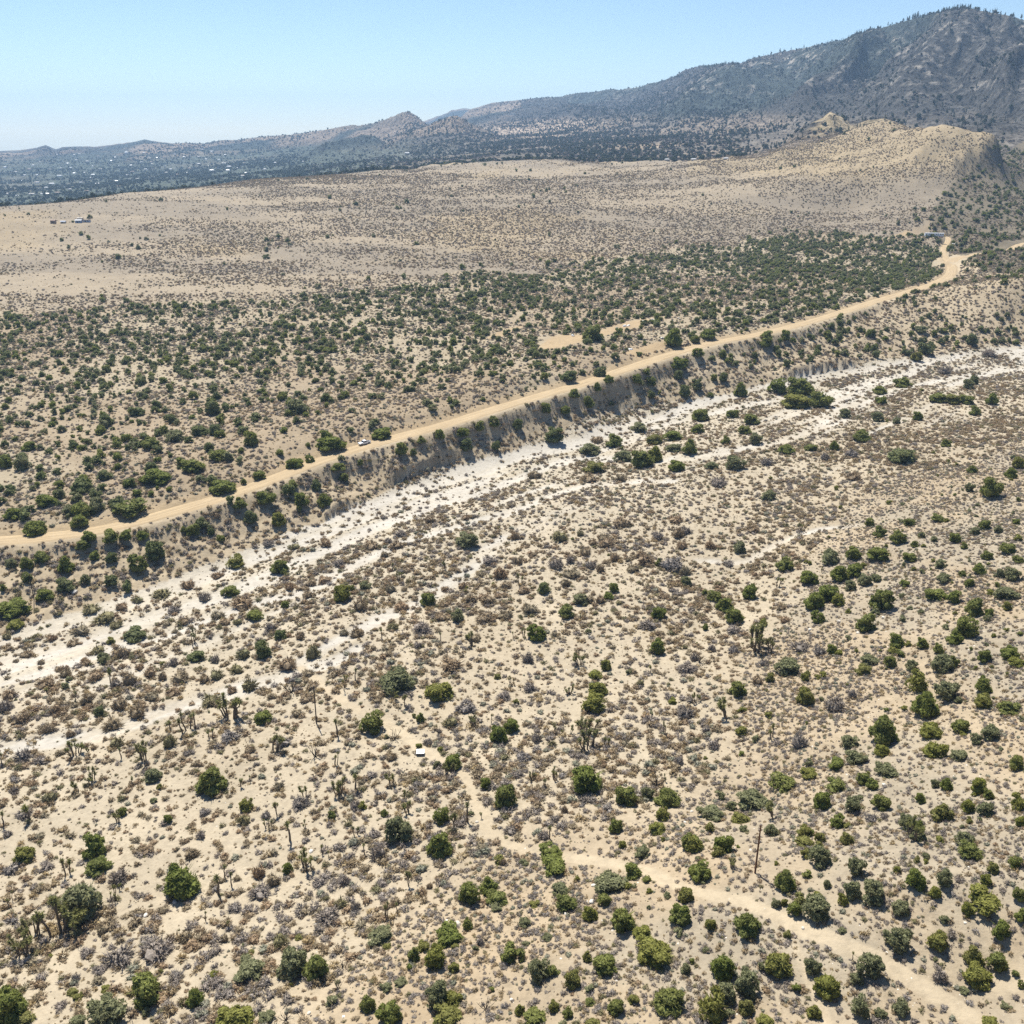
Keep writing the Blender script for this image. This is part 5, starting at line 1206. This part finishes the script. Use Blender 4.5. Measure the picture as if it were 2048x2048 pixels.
# ------------------------------------------------------------------ things people left here
M['white_paint'] = simple_mat('white_paint', (0.80, 0.81, 0.83), 0.35, vary=0.04, spec=0.5)
M['white_metal'] = simple_mat('white_metal', (0.80, 0.82, 0.82), 0.4, vary=0.06, scale=1)
M['off_white'] = simple_mat('off_white', (0.70, 0.68, 0.63), 0.7, vary=0.12)
M['glass'] = simple_mat('dark_glass', (0.02, 0.025, 0.03), 0.1, vary=0.1, spec=0.6)
M['rubber'] = simple_mat('rubber', (0.025, 0.025, 0.025), 0.85)
M['rim'] = simple_mat('rim_metal', (0.4, 0.4, 0.42), 0.35, 0.8)
M['black'] = simple_mat('black_plastic', (0.02, 0.02, 0.022), 0.6)
M['lamp'] = simple_mat('lamp_lens', (0.6, 0.6, 0.58), 0.15, spec=0.6)
M['tail'] = simple_mat('tail_lens', (0.3, 0.02, 0.02), 0.2)
M['pole_wood'] = simple_mat('pole_wood', (0.17, 0.085, 0.045), 0.9, vary=0.3)
M['pole_dark'] = simple_mat('pole_dark_wood', (0.055, 0.04, 0.032), 0.9, vary=0.3)
M['ceramic'] = simple_mat('insulator', (0.55, 0.55, 0.52), 0.3)
M['roof_grey'] = simple_mat('roof_grey', (0.48, 0.49, 0.51), 0.6, vary=0.08)
M['roof_brown'] = simple_mat('roof_brown', (0.30, 0.22, 0.17), 0.8, vary=0.2)
M['roof_pale'] = simple_mat('roof_pale', (0.50, 0.47, 0.43), 0.8, vary=0.1)
M['wall_white'] = simple_mat('wall_white', (0.62, 0.60, 0.56), 0.8, vary=0.05)
M['wall_tan'] = simple_mat('wall_tan', (0.50, 0.43, 0.35), 0.8, vary=0.1)
M['blue_grey'] = simple_mat('blue_grey_paint', (0.28, 0.34, 0.46), 0.4, vary=0.08)
M['yellow'] = simple_mat('yellow_paint', (0.62, 0.42, 0.08), 0.5, vary=0.1)

def foot(px, py): return raycast([px], [py])[0]

# utility poles
def pole(px, py, h, mat, label, arm=True, rz=0.3, lean=(0, 0), rad=0.15, group=None):
    P = foot(px, py)
    rt = empty('utility_pole', P, 0)
    mb = MB(); mb.tube([(0, 0, -0.6), (lean[0] * 0.5, lean[1] * 0.5, h * 0.5), (lean[0], lean[1], h)], [rad * 1.15, rad, rad * 0.75], 10); mb.build('shaft', mat, rt, True)
    if arm:
        c, s = math.cos(rz), math.sin(rz); zt = h - 0.35
        mb = MB(); w = 0.95
        mb.tube([(lean[0] - c * w, lean[1] - s * w, zt), (lean[0] + c * w, lean[1] + s * w, zt)], [0.065, 0.065], 4)
        ar = mb.build('crossarm', mat, rt)
        for u in (-0.88, 0.88):
            mb = MB(); x_, y_ = lean[0] + c * w * u, lean[1] + s * w * u
            mb.tube([(x_, y_, zt + 0.06), (x_, y_, zt + 0.2), (x_, y_, zt + 0.3)], [0.03, 0.07, 0.04], 8); mb.build('insulator', M['ceramic'], ar)
    mb = MB(); mb.tube([(lean[0], lean[1], h), (lean[0], lean[1], h + 0.14), (lean[0], lean[1], h + 0.28)], [0.03, 0.08, 0.05], 8); mb.build('insulator', M['ceramic'], rt)
    tag(rt, label, 'pole', group)
pole(1510, 1746, 10.8, M['pole_wood'], 'tall brown wooden pole on the tan slope beside the dirt track', arm=False, rad=0.16, group='utility poles')
pole(633, 1447, 11.4, M['pole_dark'], 'dark leaning pole with a crossarm left of the picture centre', rz=0.5, lean=(0.15, 0.1), rad=0.15, group='utility poles')
pole(68, 1200, 10.0, M['pole_dark'], 'thin dark pole on the bank near the left edge', arm=False, lean=(0.25, 0), rad=0.13, group='utility poles')
for (px, py, hp, w) in ((241, 538, 33, 'leftmost'), (460, 493, 31, 'second from left'), (643, 458, 25, 'third from left'), (798, 436, 21, 'rightmost')):
    dp = project(foot(px, py))[2]
    pole(px, py, min(hp * dp / FPX, 14), M['pole_dark'], '%s of four far poles on the dry plateau' % w, rz=0.6, rad=0.17, group='poles on the dry plateau')

# white pickup, nose towards the lower left
def pickup():
    Pc = foot(729, 890); k = int(np.argmin(np.hypot(ROAD[:, 0] - Pc[0], ROAD[:, 1] - Pc[1]))); t = ROAD[k - 1] - ROAD[k + 1]
    rz = math.atan2(t[1], t[0])
    P = np.array([Pc[0], Pc[1], np.interp(0, [0], [ROAD[k, 2] + 0.12])])
    rt = empty('pickup_truck', P, rz)
    L, W = 5.9, 1.0
    prof = [(-2.95, 0.5), (-2.95, 1.0), (-2.9, 1.08), (-0.95, 1.08), (0.95, 1.06), (1.2, 1.1), (2.75, 1.0), (2.95, 0.85), (2.95, 0.5), (2.3, 0.42), (-2.3, 0.42)]
    body = MB()
    # body sides with an open bed behind the cab
    body.prism([(0.0, 0.42), (-0.95, 0.42), (-0.95, 1.1), (0.95, 1.1), (1.25, 1.12), (2.7, 1.02), (2.93, 0.86), (2.95, 0.5), (2.3, 0.42)][::1], -W, W)
    body.box(-2.95, -0.95, -W, W, 0.42, 0.62); body.box(-2.95, -0.95, -W, -W + 0.09, 0.62, 1.1); body.box(-2.95, -0.95, W - 0.09, W, 0.62, 1.1)
    bo = body.build('body', M['white_paint'], rt)
    bed = MB(); bed.box(-2.87, -0.96, -W + 0.09, W - 0.09, 0.622, 0.66); bed.build('bed_liner', M['black'], rt)
    tg = MB(); tg.box(-2.98, -2.88, -W + 0.09, W - 0.09, 0.62, 1.09); tg.build('tailgate', M['white_paint'], rt)
    cab = MB(); cab.prism([(-0.95, 1.1), (-0.8, 1.78), (-0.55, 1.86), (0.45, 1.86), (0.62, 1.8), (1.2, 1.12)], -W + 0.1, W - 0.1); cab.build('cab', M['white_paint'], rt, False)
    ws = MB(); ws.add([(0.68, -0.8, 1.77), (0.68, 0.8, 1.77), (1.17, 0.84, 1.17), (1.17, -0.84, 1.17)], [(0, 3, 2, 1)]); 
    ws.v = [(x + 0.02, y, z + 0.02) for x, y, z in ws.v]; ws.build('windshield', M['glass'], rt)
    for s in (-1, 1):
        for (x0, x1, x2, x3) in ((-0.05, 0.55, 0.98, -0.05), (-0.72, -0.12, -0.12, -0.82)):
            y_ = s * (W - 0.095); d_ = [(x0, y_, 1.74), (x1, y_, 1.74), (x2, y_, 1.2), (x3, y_, 1.2)]
            wd = MB(); wd.add(d_ + [(x, y + s * 0.012, z) for x, y, z in d_], [(0, 1, 2, 3), (4, 5, 6, 7), (0, 1, 5, 4), (1, 2, 6, 5), (2, 3, 7, 6), (3, 0, 4, 7)]); wd.build('side_window', M['glass'], rt)
        hl = MB(); hl.box(2.86, 2.97, s * 0.82 - 0.15, s * 0.82 + 0.15, 0.74, 0.92); hl.build('headlight', M['lamp'], rt)
        tl = MB(); tl.box(-2.985, -2.90, s * 0.96 - 0.05, s * 0.96 + 0.05, 0.75, 1.05); tl.build('taillight', M['tail'], rt)
        mr = MB(); mr.box(0.75, 0.9, s * 1.0 if s > 0 else -1.25, 1.25 if s > 0 else -1.0, 1.15, 1.35); mr.build('mirror', M['black'], rt)
        for x in (-1.85, 1.9):
            ty = MB(); ty.tube([(x, s * 0.76, 0.4), (x, s * 1.02, 0.4)], [0.4, 0.4], 18); ty = ty.build('wheel', M['rubber'], rt)
            rm = MB(); rm.tube([(x, s * 1.01, 0.4), (x, s * 1.035, 0.4)], [0.24, 0.22], 12); rm.build('rim', M['rim'], ty)
            ac = MB(); n = 10; ring = [(x + 0.52 * math.cos(math.pi * i / n), 0.4 + 0.52 * math.sin(math.pi * i / n)) for i in range(n + 1)]
            ac.prism(ring, s * 0.99, s * 1.008); ac.build('wheel_arch', M['black'], rt)
    gr = MB(); gr.box(2.90, 2.975, -0.62, 0.62, 0.66, 0.9); gr.build('grille', M['black'], rt)
    bp = MB(); bp.box(2.9, 3.08, -0.98, 0.98, 0.42, 0.62); bp.build('bumper', M['rim'], rt)
    bp = MB(); bp.box(-3.08, -2.97, -0.95, 0.95, 0.42, 0.6); bp.build('bumper', M['rim'], rt)
    tag(rt, 'white four-door pickup truck driving on the graded dirt road', 'pickup truck')
pickup()

# long white caravan home at the end of the driveway
def caravan():
    P = foot(1868, 472); L = 36.5 * project(P)[2] / FPX
    rt = empty('mobile_home', P, -0.10)
    h = 3.1; w = 3.6; l = L / 2
    mb = MB(); mb.box(-l, l * 0.36, -w / 2, w / 2, 0.5, h); mb.build('main_body', M['white_paint'], rt)
    mb = MB(); mb.box(l * 0.36, l, -w / 2 + 0.25, w / 2, 0.5, h - 0.15); mb.build('rear_section', M['white_metal'], rt)
    mb = MB(); mb.box(-l - 0.15, l * 0.37, -w / 2 - 0.15, w / 2 + 0.15, h + 0.003, h + 0.16, ty=0.8); mb.build('roof', M['roof_grey'], rt)
    mb = MB(); mb.box(l * 0.38, l + 0.1, -w / 2 + 0.15, w / 2 + 0.1, h - 0.147, h + 0.0, ty=0.7); mb.build('roof', M['roof_grey'], rt)
    mb = MB(); mb.box(-l + 0.1, l - 0.1, -w / 2 + 0.2, w / 2 - 0.1, -0.3, 0.5); mb.build('skirting', M['blue_grey'], rt)
    for x in (-l + 1.2, -l * 0.55, -l * 0.15, l * 0.18, l * 0.62, l * 0.86):
        y0 = -w / 2 - 0.03 if x < l * 0.36 else -w / 2 + 0.22
        mb = MB(); mb.box(x - 0.6, x + 0.6, y0, y0 + 0.025, 1.5, 2.4); wn_ = mb.build('window', M['glass'], rt)
        mb = MB(); mb.box(x - 0.68, x + 0.68, y0 - 0.03, y0 - 0.002, 1.38, 1.49); mb.build('window_sill', M['white_paint'], wn_)
    mb = MB(); mb.box(-l * 0.35 - 0.45, -l * 0.35 + 0.45, -w / 2 - 0.03, -w / 2 - 0.004, 0.55, 2.6); dr = mb.build('door', M['blue_grey'], rt)
    mb = MB(); mb.box(-l * 0.35 + 0.25, -l * 0.35 + 0.33, -w / 2 - 0.08, -w / 2 - 0.032, 1.5, 1.6); mb.build('handle', M['rim'], dr)
    mb = MB(); mb.box(l * 0.37, l * 0.37 + 0.35, -w / 2 - 0.06, -w / 2 + 0.24, 0.3, 2.7); mb.build('corner_post', M['blue_grey'], rt)
    tag(rt, 'long white mobile home at the end of the dirt driveway', 'mobile home')
caravan()
P = foot(1889, 472.5); rt = empty('utility_tank', P, 0.2)
mb = MB(); mb.tube([(-1.1, 0, 0.75), (1.1, 0, 0.75)], [0.6, 0.6], 14); mb.build('drum', M['yellow'], rt)
for x in (-0.7, 0.7):
    mb = MB(); mb.box(x - 0.1, x + 0.1, -0.5, 0.5, -0.1, 0.3); mb.build('foot', M['rim'], rt)
tag(rt, 'small yellow tank beside the right end of the mobile home', 'tank')
P = foot(1912, 489); L = 16 * project(P)[2] / FPX; rt = empty('flat_trailer', P, -0.05)
mb = MB(); mb.box(-L / 2, L / 2, -1.1, 1.1, 0.7, 0.95); mb.build('deck', M['off_white'], rt)
mb = MB(); mb.box(L / 2, L / 2 + 1.2, -0.1, 0.1, 0.6, 0.75); mb.build('drawbar', M['rim'], rt)
for x in (-0.8, 0.8):
    for s in (-1, 1):
        mb = MB(); mb.tube([(x, s * 0.85, 0.35), (x, s * 1.05, 0.35)], [0.35, 0.35], 12); mb.build('wheel', M['rubber'], rt)
tag(rt, 'pale flat trailer among bushes right of the driveway', 'trailer')

# small white metal roof on posts, near the track
P = foot(841, 1509); rt = empty('metal_shelter', P, 0.0); w = 16.2 * project(P)[2] / FPX / 2
mb = MB(); mb.box(-w, w, -0.75, 0.95, 0.78, 0.83); mb.v = [(x, y, z + 0.10 * (y > 0)) for x, y, z in mb.v]; rf = mb.build('roof_sheet', M['white_metal'], rt)
for i in range(5):
    x = -w + 2 * w * (i + 0.5) / 5
    mb = MB(); mb.box(x - 0.03, x + 0.03, -0.75, 0.95, 0.833, 0.858); mb.v = [(x_, y_, z_ + 0.10 * (y_ > 0)) for x_, y_, z_ in mb.v]; mb.build('rib', M['white_metal'], rf)
for sx in (-1, 1):
    for sy, hh_ in ((-0.65, 0.78), (0.85, 0.86)):
        mb = MB(); mb.tube([(sx * (w - 0.12), sy, -0.2), (sx * (w - 0.12), sy, hh_)], [0.05, 0.05], 6); mb.build('post', M['pole_dark'], rt)
mb = MB(); mb.box(-w + 0.25, w - 0.25, -0.45, 0.65, -0.2, 0.55); mb.build('trough', M['rim'], rt)
tag(rt, 'small white metal roof on short posts beside the dirt track', 'shelter')

# rubbish on the cleared pads above the road
spots = [(1253, 652, 13, 'heap of white rubbish at the left end of the cleared pad'), (1289, 643, 14, 'long white rubbish heap at the back of the cleared pad'), (1306, 640, 9, 'white rubbish heap at the right end of the cleared pad'),
         (1233, 656, 5, 'small upright white panel left of the rubbish heaps'), (1325, 677, 9, 'white sheets lying left of the bushes beside the road'), (1262, 699, 12, 'low white sheets on the lower cleared strip'),
         (1190, 664, 5, 'small white rubbish beside the large bush on the pad'), (1355, 637, 6, 'white scraps among bushes right of the cleared pad'), (1145, 672, 7, 'flat pale sheet at the left of the cleared pad')]
g1 = np.random.default_rng(5)
for px, py, wpx, lab in spots:
    P = foot(px, py); w = wpx * project(P)[2] / FPX; rt = empty('rubbish_heap', P, g1.uniform(-0.3, 0.3))
    for q in range(5 if w > 3 else 3):
        a = w * 0.28; x_ = g1.uniform(-w / 2 + a / 2, w / 2 - a / 2); y_ = g1.uniform(-0.5, 0.5); hz = g1.uniform(0.25, 0.9)
        mb = MB(); mb.box(-a, a, -0.7, 0.7, 0, hz, tx=a * 0.3, ty=0.2)
        rx, ry, rzz = g1.uniform(-0.25, 0.25), g1.uniform(-0.25, 0.25), g1.uniform(-0.7, 0.7)
        o = mb.build('scrap', M['white_metal'] if q % 2 else M['off_white'], rt); o.location = (x_, y_, -0.1); o.rotation_euler = (rx, ry, rzz)
    tag(rt, lab, 'rubbish', 'white rubbish above the road')
for i, (px, py) in enumerate([(1364, 692), (1369, 691), (1374, 690), (1378, 688.5)]):
    P = foot(px, py); mb = MB(); n = 16
    R0, r0 = 0.55, 0.24
    vs_ = [((R0 + r0 * math.cos(v)) * math.cos(u), (R0 + r0 * math.cos(v)) * math.sin(u), r0 + r0 * math.sin(v)) for u in np.arange(n) * 6.2832 / n for v in np.arange(8) * 6.2832 / 8]
    fs = [(a * 8 + b, ((a + 1) % n) * 8 + b, ((a + 1) % n) * 8 + (b + 1) % 8, a * 8 + (b + 1) % 8) for a in range(n) for b in range(8)]
    o = link('old_tyre', mesh_from('old_tyre', vs_, fs, M['rubber'], smooth=True)); o.location = P + np.array([0, 0, 0.02]); o.rotation_euler = (g1.uniform(-0.2, 0.2), g1.uniform(-0.2, 0.2), 0); o.scale = (1.3, 1.3, 1.4)
    tag(o, '%s of four black tyres lying in a row beside the dirt road' % ('leftmost', 'second from left', 'third from left', 'rightmost')[i], 'tyre', 'tyres beside the road')

# homestead on the plateau at the left
def shed(px, py, wpx, depth, h, wall, roof, label, name='shed', rz=0.1, group='homestead on the dry plateau', rise=0.35, cat='shed'):
    P = foot(px, py); w = wpx * project(P)[2] / FPX / 2; d = depth / 2
    rt = empty(name, P, rz)
    mb = MB(); mb.box(-w, w, -d, d, -0.5, h); wl = mb.build('wall', wall, rt)
    mb = MB(); e = 0.35
    mb.add([(-w - e, -d - e, h + 0.01), (w + e, -d - e, h + 0.01), (w + e, d + e, h + 0.01), (-w - e, d + e, h + 0.01), (-w - e, 0, h + d * rise), (w + e, 0, h + d * rise)], [(0, 1, 5, 4), (2, 3, 4, 5), (0, 4, 3), (1, 2, 5), (3, 2, 1, 0)])
    mb.build('roof', roof, rt)
    mb = MB(); mb.box(-w * 0.3 - 0.5, -w * 0.3 + 0.5, -d - 0.04, -d - 0.004, 0, min(2.1, h - 0.2)); mb.build('door', M['pole_dark'], rt)
    mb = MB(); mb.box(w * 0.4 - 0.6, w * 0.4 + 0.6, -d - 0.04, -d - 0.004, 1.0, min(2.0, h - 0.2)); mb.build('window', M['glass'], rt)
    tag(rt, label, cat, group)
shed(161, 441, 10, 6, 3.0, M['wall_tan'], M['roof_pale'], 'shed with a pale flat roof on the far dry plateau', rise=0.1)
shed(158, 445, 12, 5, 2.6, M['blue_grey'], M['roof_grey'], 'blue-grey hut in front of the pale roofed shed')
shed(174, 444, 13, 4, 2.0, M['blue_grey'], M['pole_dark'], 'long low dark shed right of the blue-grey hut')
shed(107, 446, 9, 5, 3.0, M['roof_brown'], M['roof_brown'], 'dark brown hut at the left of the plateau homestead')
shed(127, 446, 9, 4, 1.8, M['wall_tan'], M['blue_grey'], 'small low hut beside the bare yard of the homestead')

# distant town: one house each
def house_mesh(wall, roof, l, w, h):
    mb = MB(); mb.box(-l, l, -w, w, -1.5, h, 0); e = 0.6
    mb.add([(-l - e, -w - e, h + 0.01), (l + e, -w - e, h + 0.01), (l + e, w + e, h + 0.01), (-l - e, w + e, h + 0.01), (-l * 0.7, 0, h + w * 0.45), (l * 0.7, 0, h + w * 0.45)], [(0, 1, 5, 4), (2, 3, 4, 5), (0, 4, 3), (1, 2, 5), (3, 2, 1, 0)], 1)
    for x in (-0.6, -0.15, 0.35, 0.7): mb.box(l * x - 0.6, l * x + 0.6, -w - 0.06, -w - 0.01, 0.9, h - 0.6, 2)
    return mesh_from('house', mb.v, mb.f, [wall, roof, M['glass']], mb.m)
HOUSES = [house_mesh(M['wall_white'], M['roof_pale'], 9, 6, 3.2), house_mesh(M['wall_tan'], M['roof_grey'], 8, 5.5, 3.4), house_mesh(M['wall_white'], M['roof_grey'], 11, 6, 3.0), house_mesh(M['wall_white'], M['white_metal'], 7.5, 5, 3.6), house_mesh(M['wall_tan'], M['roof_brown'], 9, 6, 3.2)]
HP = [(575, 230), (460, 290), (530, 288), (700, 275), (690, 305), (705, 345), (690, 365), (890, 270), (990, 270), (1000, 320), (815, 365), (980, 380), (1040, 378), (880, 390), (895, 430), (65, 485), (75, 440), (320, 485), (360, 490), (435, 478), (240, 490), (185, 345), (280, 342), (130, 500), (655, 465), (955, 178), (1085, 175), (1130, 215), (1185, 213), (1240, 210), (1150, 260), (1245, 275), (1320, 185), (1390, 205), (1465, 185), (1500, 205), (1555, 225), (1650, 225), (1700, 190), (1780, 188), (1900, 188), (1600, 312), (1480, 322), (1405, 328), (1340, 340), (1255, 325), (1795, 290), (1730, 280), (1860, 330), (1890, 350), (1830, 350), (1530, 150), (1600, 165), (40, 285), (220, 300), (600, 185), (560, 190), (430, 190), (840, 235), (955, 230), (1010, 225), (1100, 300), (1060, 375), (1195, 345), (1140, 245), (530, 450), (350, 440), (390, 410), (160, 385), (100, 390), (300, 240), (1290, 300), (1690, 255), (1720, 310), (1430, 295), (760, 300), (640, 325), (450, 350), (510, 255), (30, 430), (280, 400), (610, 400), (740, 410), (560, 330), (380, 300), (120, 320), (960, 345), (1070, 245), (1570, 275), (1640, 290), (1840, 255), (2000, 300), (2080, 250), (2170, 240), (1980, 200), (2060, 330), (1500, 260), (1360, 255), (870, 210), (740, 200), (660, 240), (250, 270)]
g2 = np.random.default_rng(17)
HQ = np.array(HP, float); hx = HQ[:, 0] / 3.773; hy = 260 + HQ[:, 1] / 3.773
HF = raycast(hx, hy)
for i in range(len(HP)):
    if HF[i, 1] > 8000 or np.hypot(HF[i, 0], HF[i, 1]) < 1700: continue
    big = HP[i] in ((955, 178), (705, 345), (1600, 312), (360, 490), (1040, 378))
    o = link('house', HOUSES[i % 5 if not big else 3]); o.location = HF[i]; o.rotation_euler = (0, 0, g2.choice([-0.2, 0.0, 0.25, 0.5]) + g2.normal(0, 0.08)); s = g2.uniform(0.45, 0.85) * (1.3 if big else 1.0); o.scale = (s, s, s * (1.7 if HP[i] == (955, 178) else 1.15))
    rk_ = int(np.argsort(np.argsort(hx, kind='stable'))[i]) + 1; sf = 'th' if 10 < rk_ % 100 < 14 else {1: 'st', 2: 'nd', 3: 'rd'}.get(rk_ % 10, 'th')
    tag(o, '%d%s small pale house from the left in the distant valley town' % (rk_, sf), 'house', 'houses of the distant valley town')
for px, py, s, lab in ((815, 308, 0.85, 'white building at the foot of the brown knoll'), (1334, 321, 0.45, 'leftmost house in the tree line behind the plateau'), (1387, 321, 0.5, 'middle house in the tree line behind the plateau'), (1452, 319, 0.45, 'rightmost house in the tree line behind the plateau'), (1790, 243, 0.4, 'grey roofed house in the gap behind the dry hills'), (607, 324, 0.6, 'pale house on the plain right of the town'), (735, 336, 0.5, 'lone pale house at the dark tree strip')):
    P = foot(px, py)
    o = link('house', HOUSES[2 if 'white' in lab else 1]); o.location = P + np.array([0, 0, 0.4]); o.scale = (s, s, s); o.rotation_euler = (0, 0, 0.15)
    tag(o, lab, 'house', 'houses on the plain')

# pines along the mountain skyline
def pine_parts(seed):
    g = np.random.default_rng(seed); n = 170; bare = 0.18
    h = bare + (1 - bare) * g.uniform(0, 1, n) ** 0.85; a = g.uniform(0, 6.28, n); w = (0.2 * (1 - h) ** 0.6 + 0.02) * g.uniform(0.4, 1.1, n)
    V, F_ = tri_leaves(g, np.stack([np.cos(a) * w * 0.6, np.sin(a) * w * 0.6, h], -1), norm(np.stack([np.cos(a), np.sin(a), np.full(n, 0.1)], -1)), w * 1.4 + 0.04, np.full(n, 0.04))
    mb = MB(); mb.tube([(0, 0, -0.05), (0, 0, 0.95)], [0.022, 0.006], 5)
    return mesh_from('crown', V, F_, M['far_green']), mesh_from('trunk', mb.v, mb.f, M['snag'])
PINES = [pine_parts(800 + i) for i in range(4)]
SKY_PINES = [(1285, 30), (1310, 22), (1330, 30), (1345, 28), (1365, 30), (1390, 26), (1425, 34), (1447, 24), (1465, 30), (1480, 30), (1522, 28), (1578, 22), (1640, 26), (1050, 20), (1065, 24), (1090, 28), (1105, 30), (1127, 34), (1018, 20), (935, 16), (830, 18), (850, 16), (768, 26), (725, 16), (90, 20), (120, 14), (1720, 20), (1755, 20), (1790, 16), (1850, 26), (1912, 26)]
R_ = RANGES['mountain']
for i, (qx, qh) in enumerate(SKY_PINES):
    px = 1536 + qx / 3.773; q_ = ray(px, np.interp(px, [s_[0] for s_ in R_['sky']], [s_[1] for s_ in R_['sky']])); a = math.atan2(q_[0], q_[1]); D = float(np.interp(a, R_['az'], R_['dc']))
    x_, y_ = D * math.sin(a), D * math.cos(a); z_ = float(ground_z(np.array([x_]), np.array([y_]))[0]); hgt = qh / 3.773 * D / FPX * 1.15
    rt = empty('pine_tree', (x_, y_, z_ - 0.3), g2.uniform(0, 6), (hgt * 1.1, hgt * 1.1, hgt)); link('crown', PINES[i % 4][0], rt); link('trunk', PINES[i % 4][1], rt)
    tag(rt, '%s dark pine from the left along the mountain skyline' % ORD[sorted(q[0] for q in SKY_PINES).index(qx)].replace('nearest', 'first') if sorted(q[0] for q in SKY_PINES).index(qx) < 30 else 'rightmost dark pine on the mountain skyline', 'pine tree', 'pines on the mountain skyline')

# pale boulders
BO = {'F': [(595, 862, 45), (1335, 740, 36), (1345, 650, 30), (1190, 805, 22), (975, 142, 30), (700, 299, 22), (890, 245, 20), (1150, 715, 20)], 'D': [(910, 605, 26), (1015, 668, 26), (1155, 582, 20), (1098, 556, 20), (750, 650, 24), (905, 380, 24)],
      'E': [(1718, 462, 30), (1705, 1355, 26), (965, 742, 34), (805, 815, 34)], 'G': [(98, 242, 22), (1160, 95, 26), (712, 884, 20), (60, 300, 18)], 'B': [(815, 442, 18)], 'A': [(412, 445, 40), (1235, 560, 16)]}
bl = [(VIEWS[v][0] + x / 2.76, VIEWS[v][1] + y / 2.76, w / 2.76) for v, L in BO.items() for x, y, w in L]
BOUL = []
for s_ in range(4):
    g = np.random.default_rng(760 + s_); v1, f1 = ICO1; d_ = v1 * (1 + 0.28 * (vnoise(v1[:, 0] * 2 + 9 * s_, v1[:, 1] * 2 + v1[:, 2] * 3, s_) - 0.6))[:, None]
    BOUL.append(mesh_from('boulder', d_ * np.array([1, 0.75, 0.55]) + np.array([0, 0, 0.2]), f1, M['stone']))
cells = {}
for i, (px, py, w) in enumerate(bl):
    dmin, li = min((math.hypot(px - l[0][0], py - l[0][1]), j) for j, l in enumerate(LAND)); dr_ = int(round(math.degrees(math.atan2(LAND[li][0][1] - py, px - LAND[li][0][0])) / 45)) % 8
    cells.setdefault((li, dr_), []).append((dmin, i))
for (li, dr_), items in cells.items():
    for n_, (_, i) in enumerate(sorted(items)):
        px, py, w = bl[i]; P = foot(px, py); q = max(w * 0.5 * project(P)[2] / FPX, 0.35)
        o = link('boulder', BOUL[i % 4]); o.location = P; o.scale = (q, q, q); o.rotation_euler = (0, 0, g2.uniform(0, 6))
        tag(o, '%s pale boulder %s %s' % ('only' if len(items) == 1 else ORD[n_], DIRS[dr_], LAND[li][1]), 'boulder', 'pale boulders')

# ------------------------------------------------------------------ the air: thin haze over the whole place
def add_haze():
    m = bpy.data.materials.new('haze_air'); m.use_nodes = True; nt = m.node_tree
    for n in list(nt.nodes):
        if n.type != 'OUTPUT_MATERIAL': nt.nodes.remove(n)
    pv = nt.nodes.new('ShaderNodeVolumePrincipled')
    pv.inputs['Color'].default_value = (0.45, 0.68, 1.0, 1)
    pv.inputs['Density'].default_value = 7.6e-5
    pv.inputs['Anisotropy'].default_value = 0.25
    nt.links.new(pv.outputs[0], nt.nodes['Material Output'].inputs['Volume'])
    zmax = float(GZ.max()) + 60; zmin = float(GZ.min()) - 5
    mb = MB(); mb.box(-11000, 11000, -1500, 11700, zmin, zmax)
    o = mb.build('haze', m)
    tag(o, 'thin bluish haze in the air over the valley and mountains', 'haze', kind='stuff')
add_haze()
scene.cycles.volume_max_steps = 64
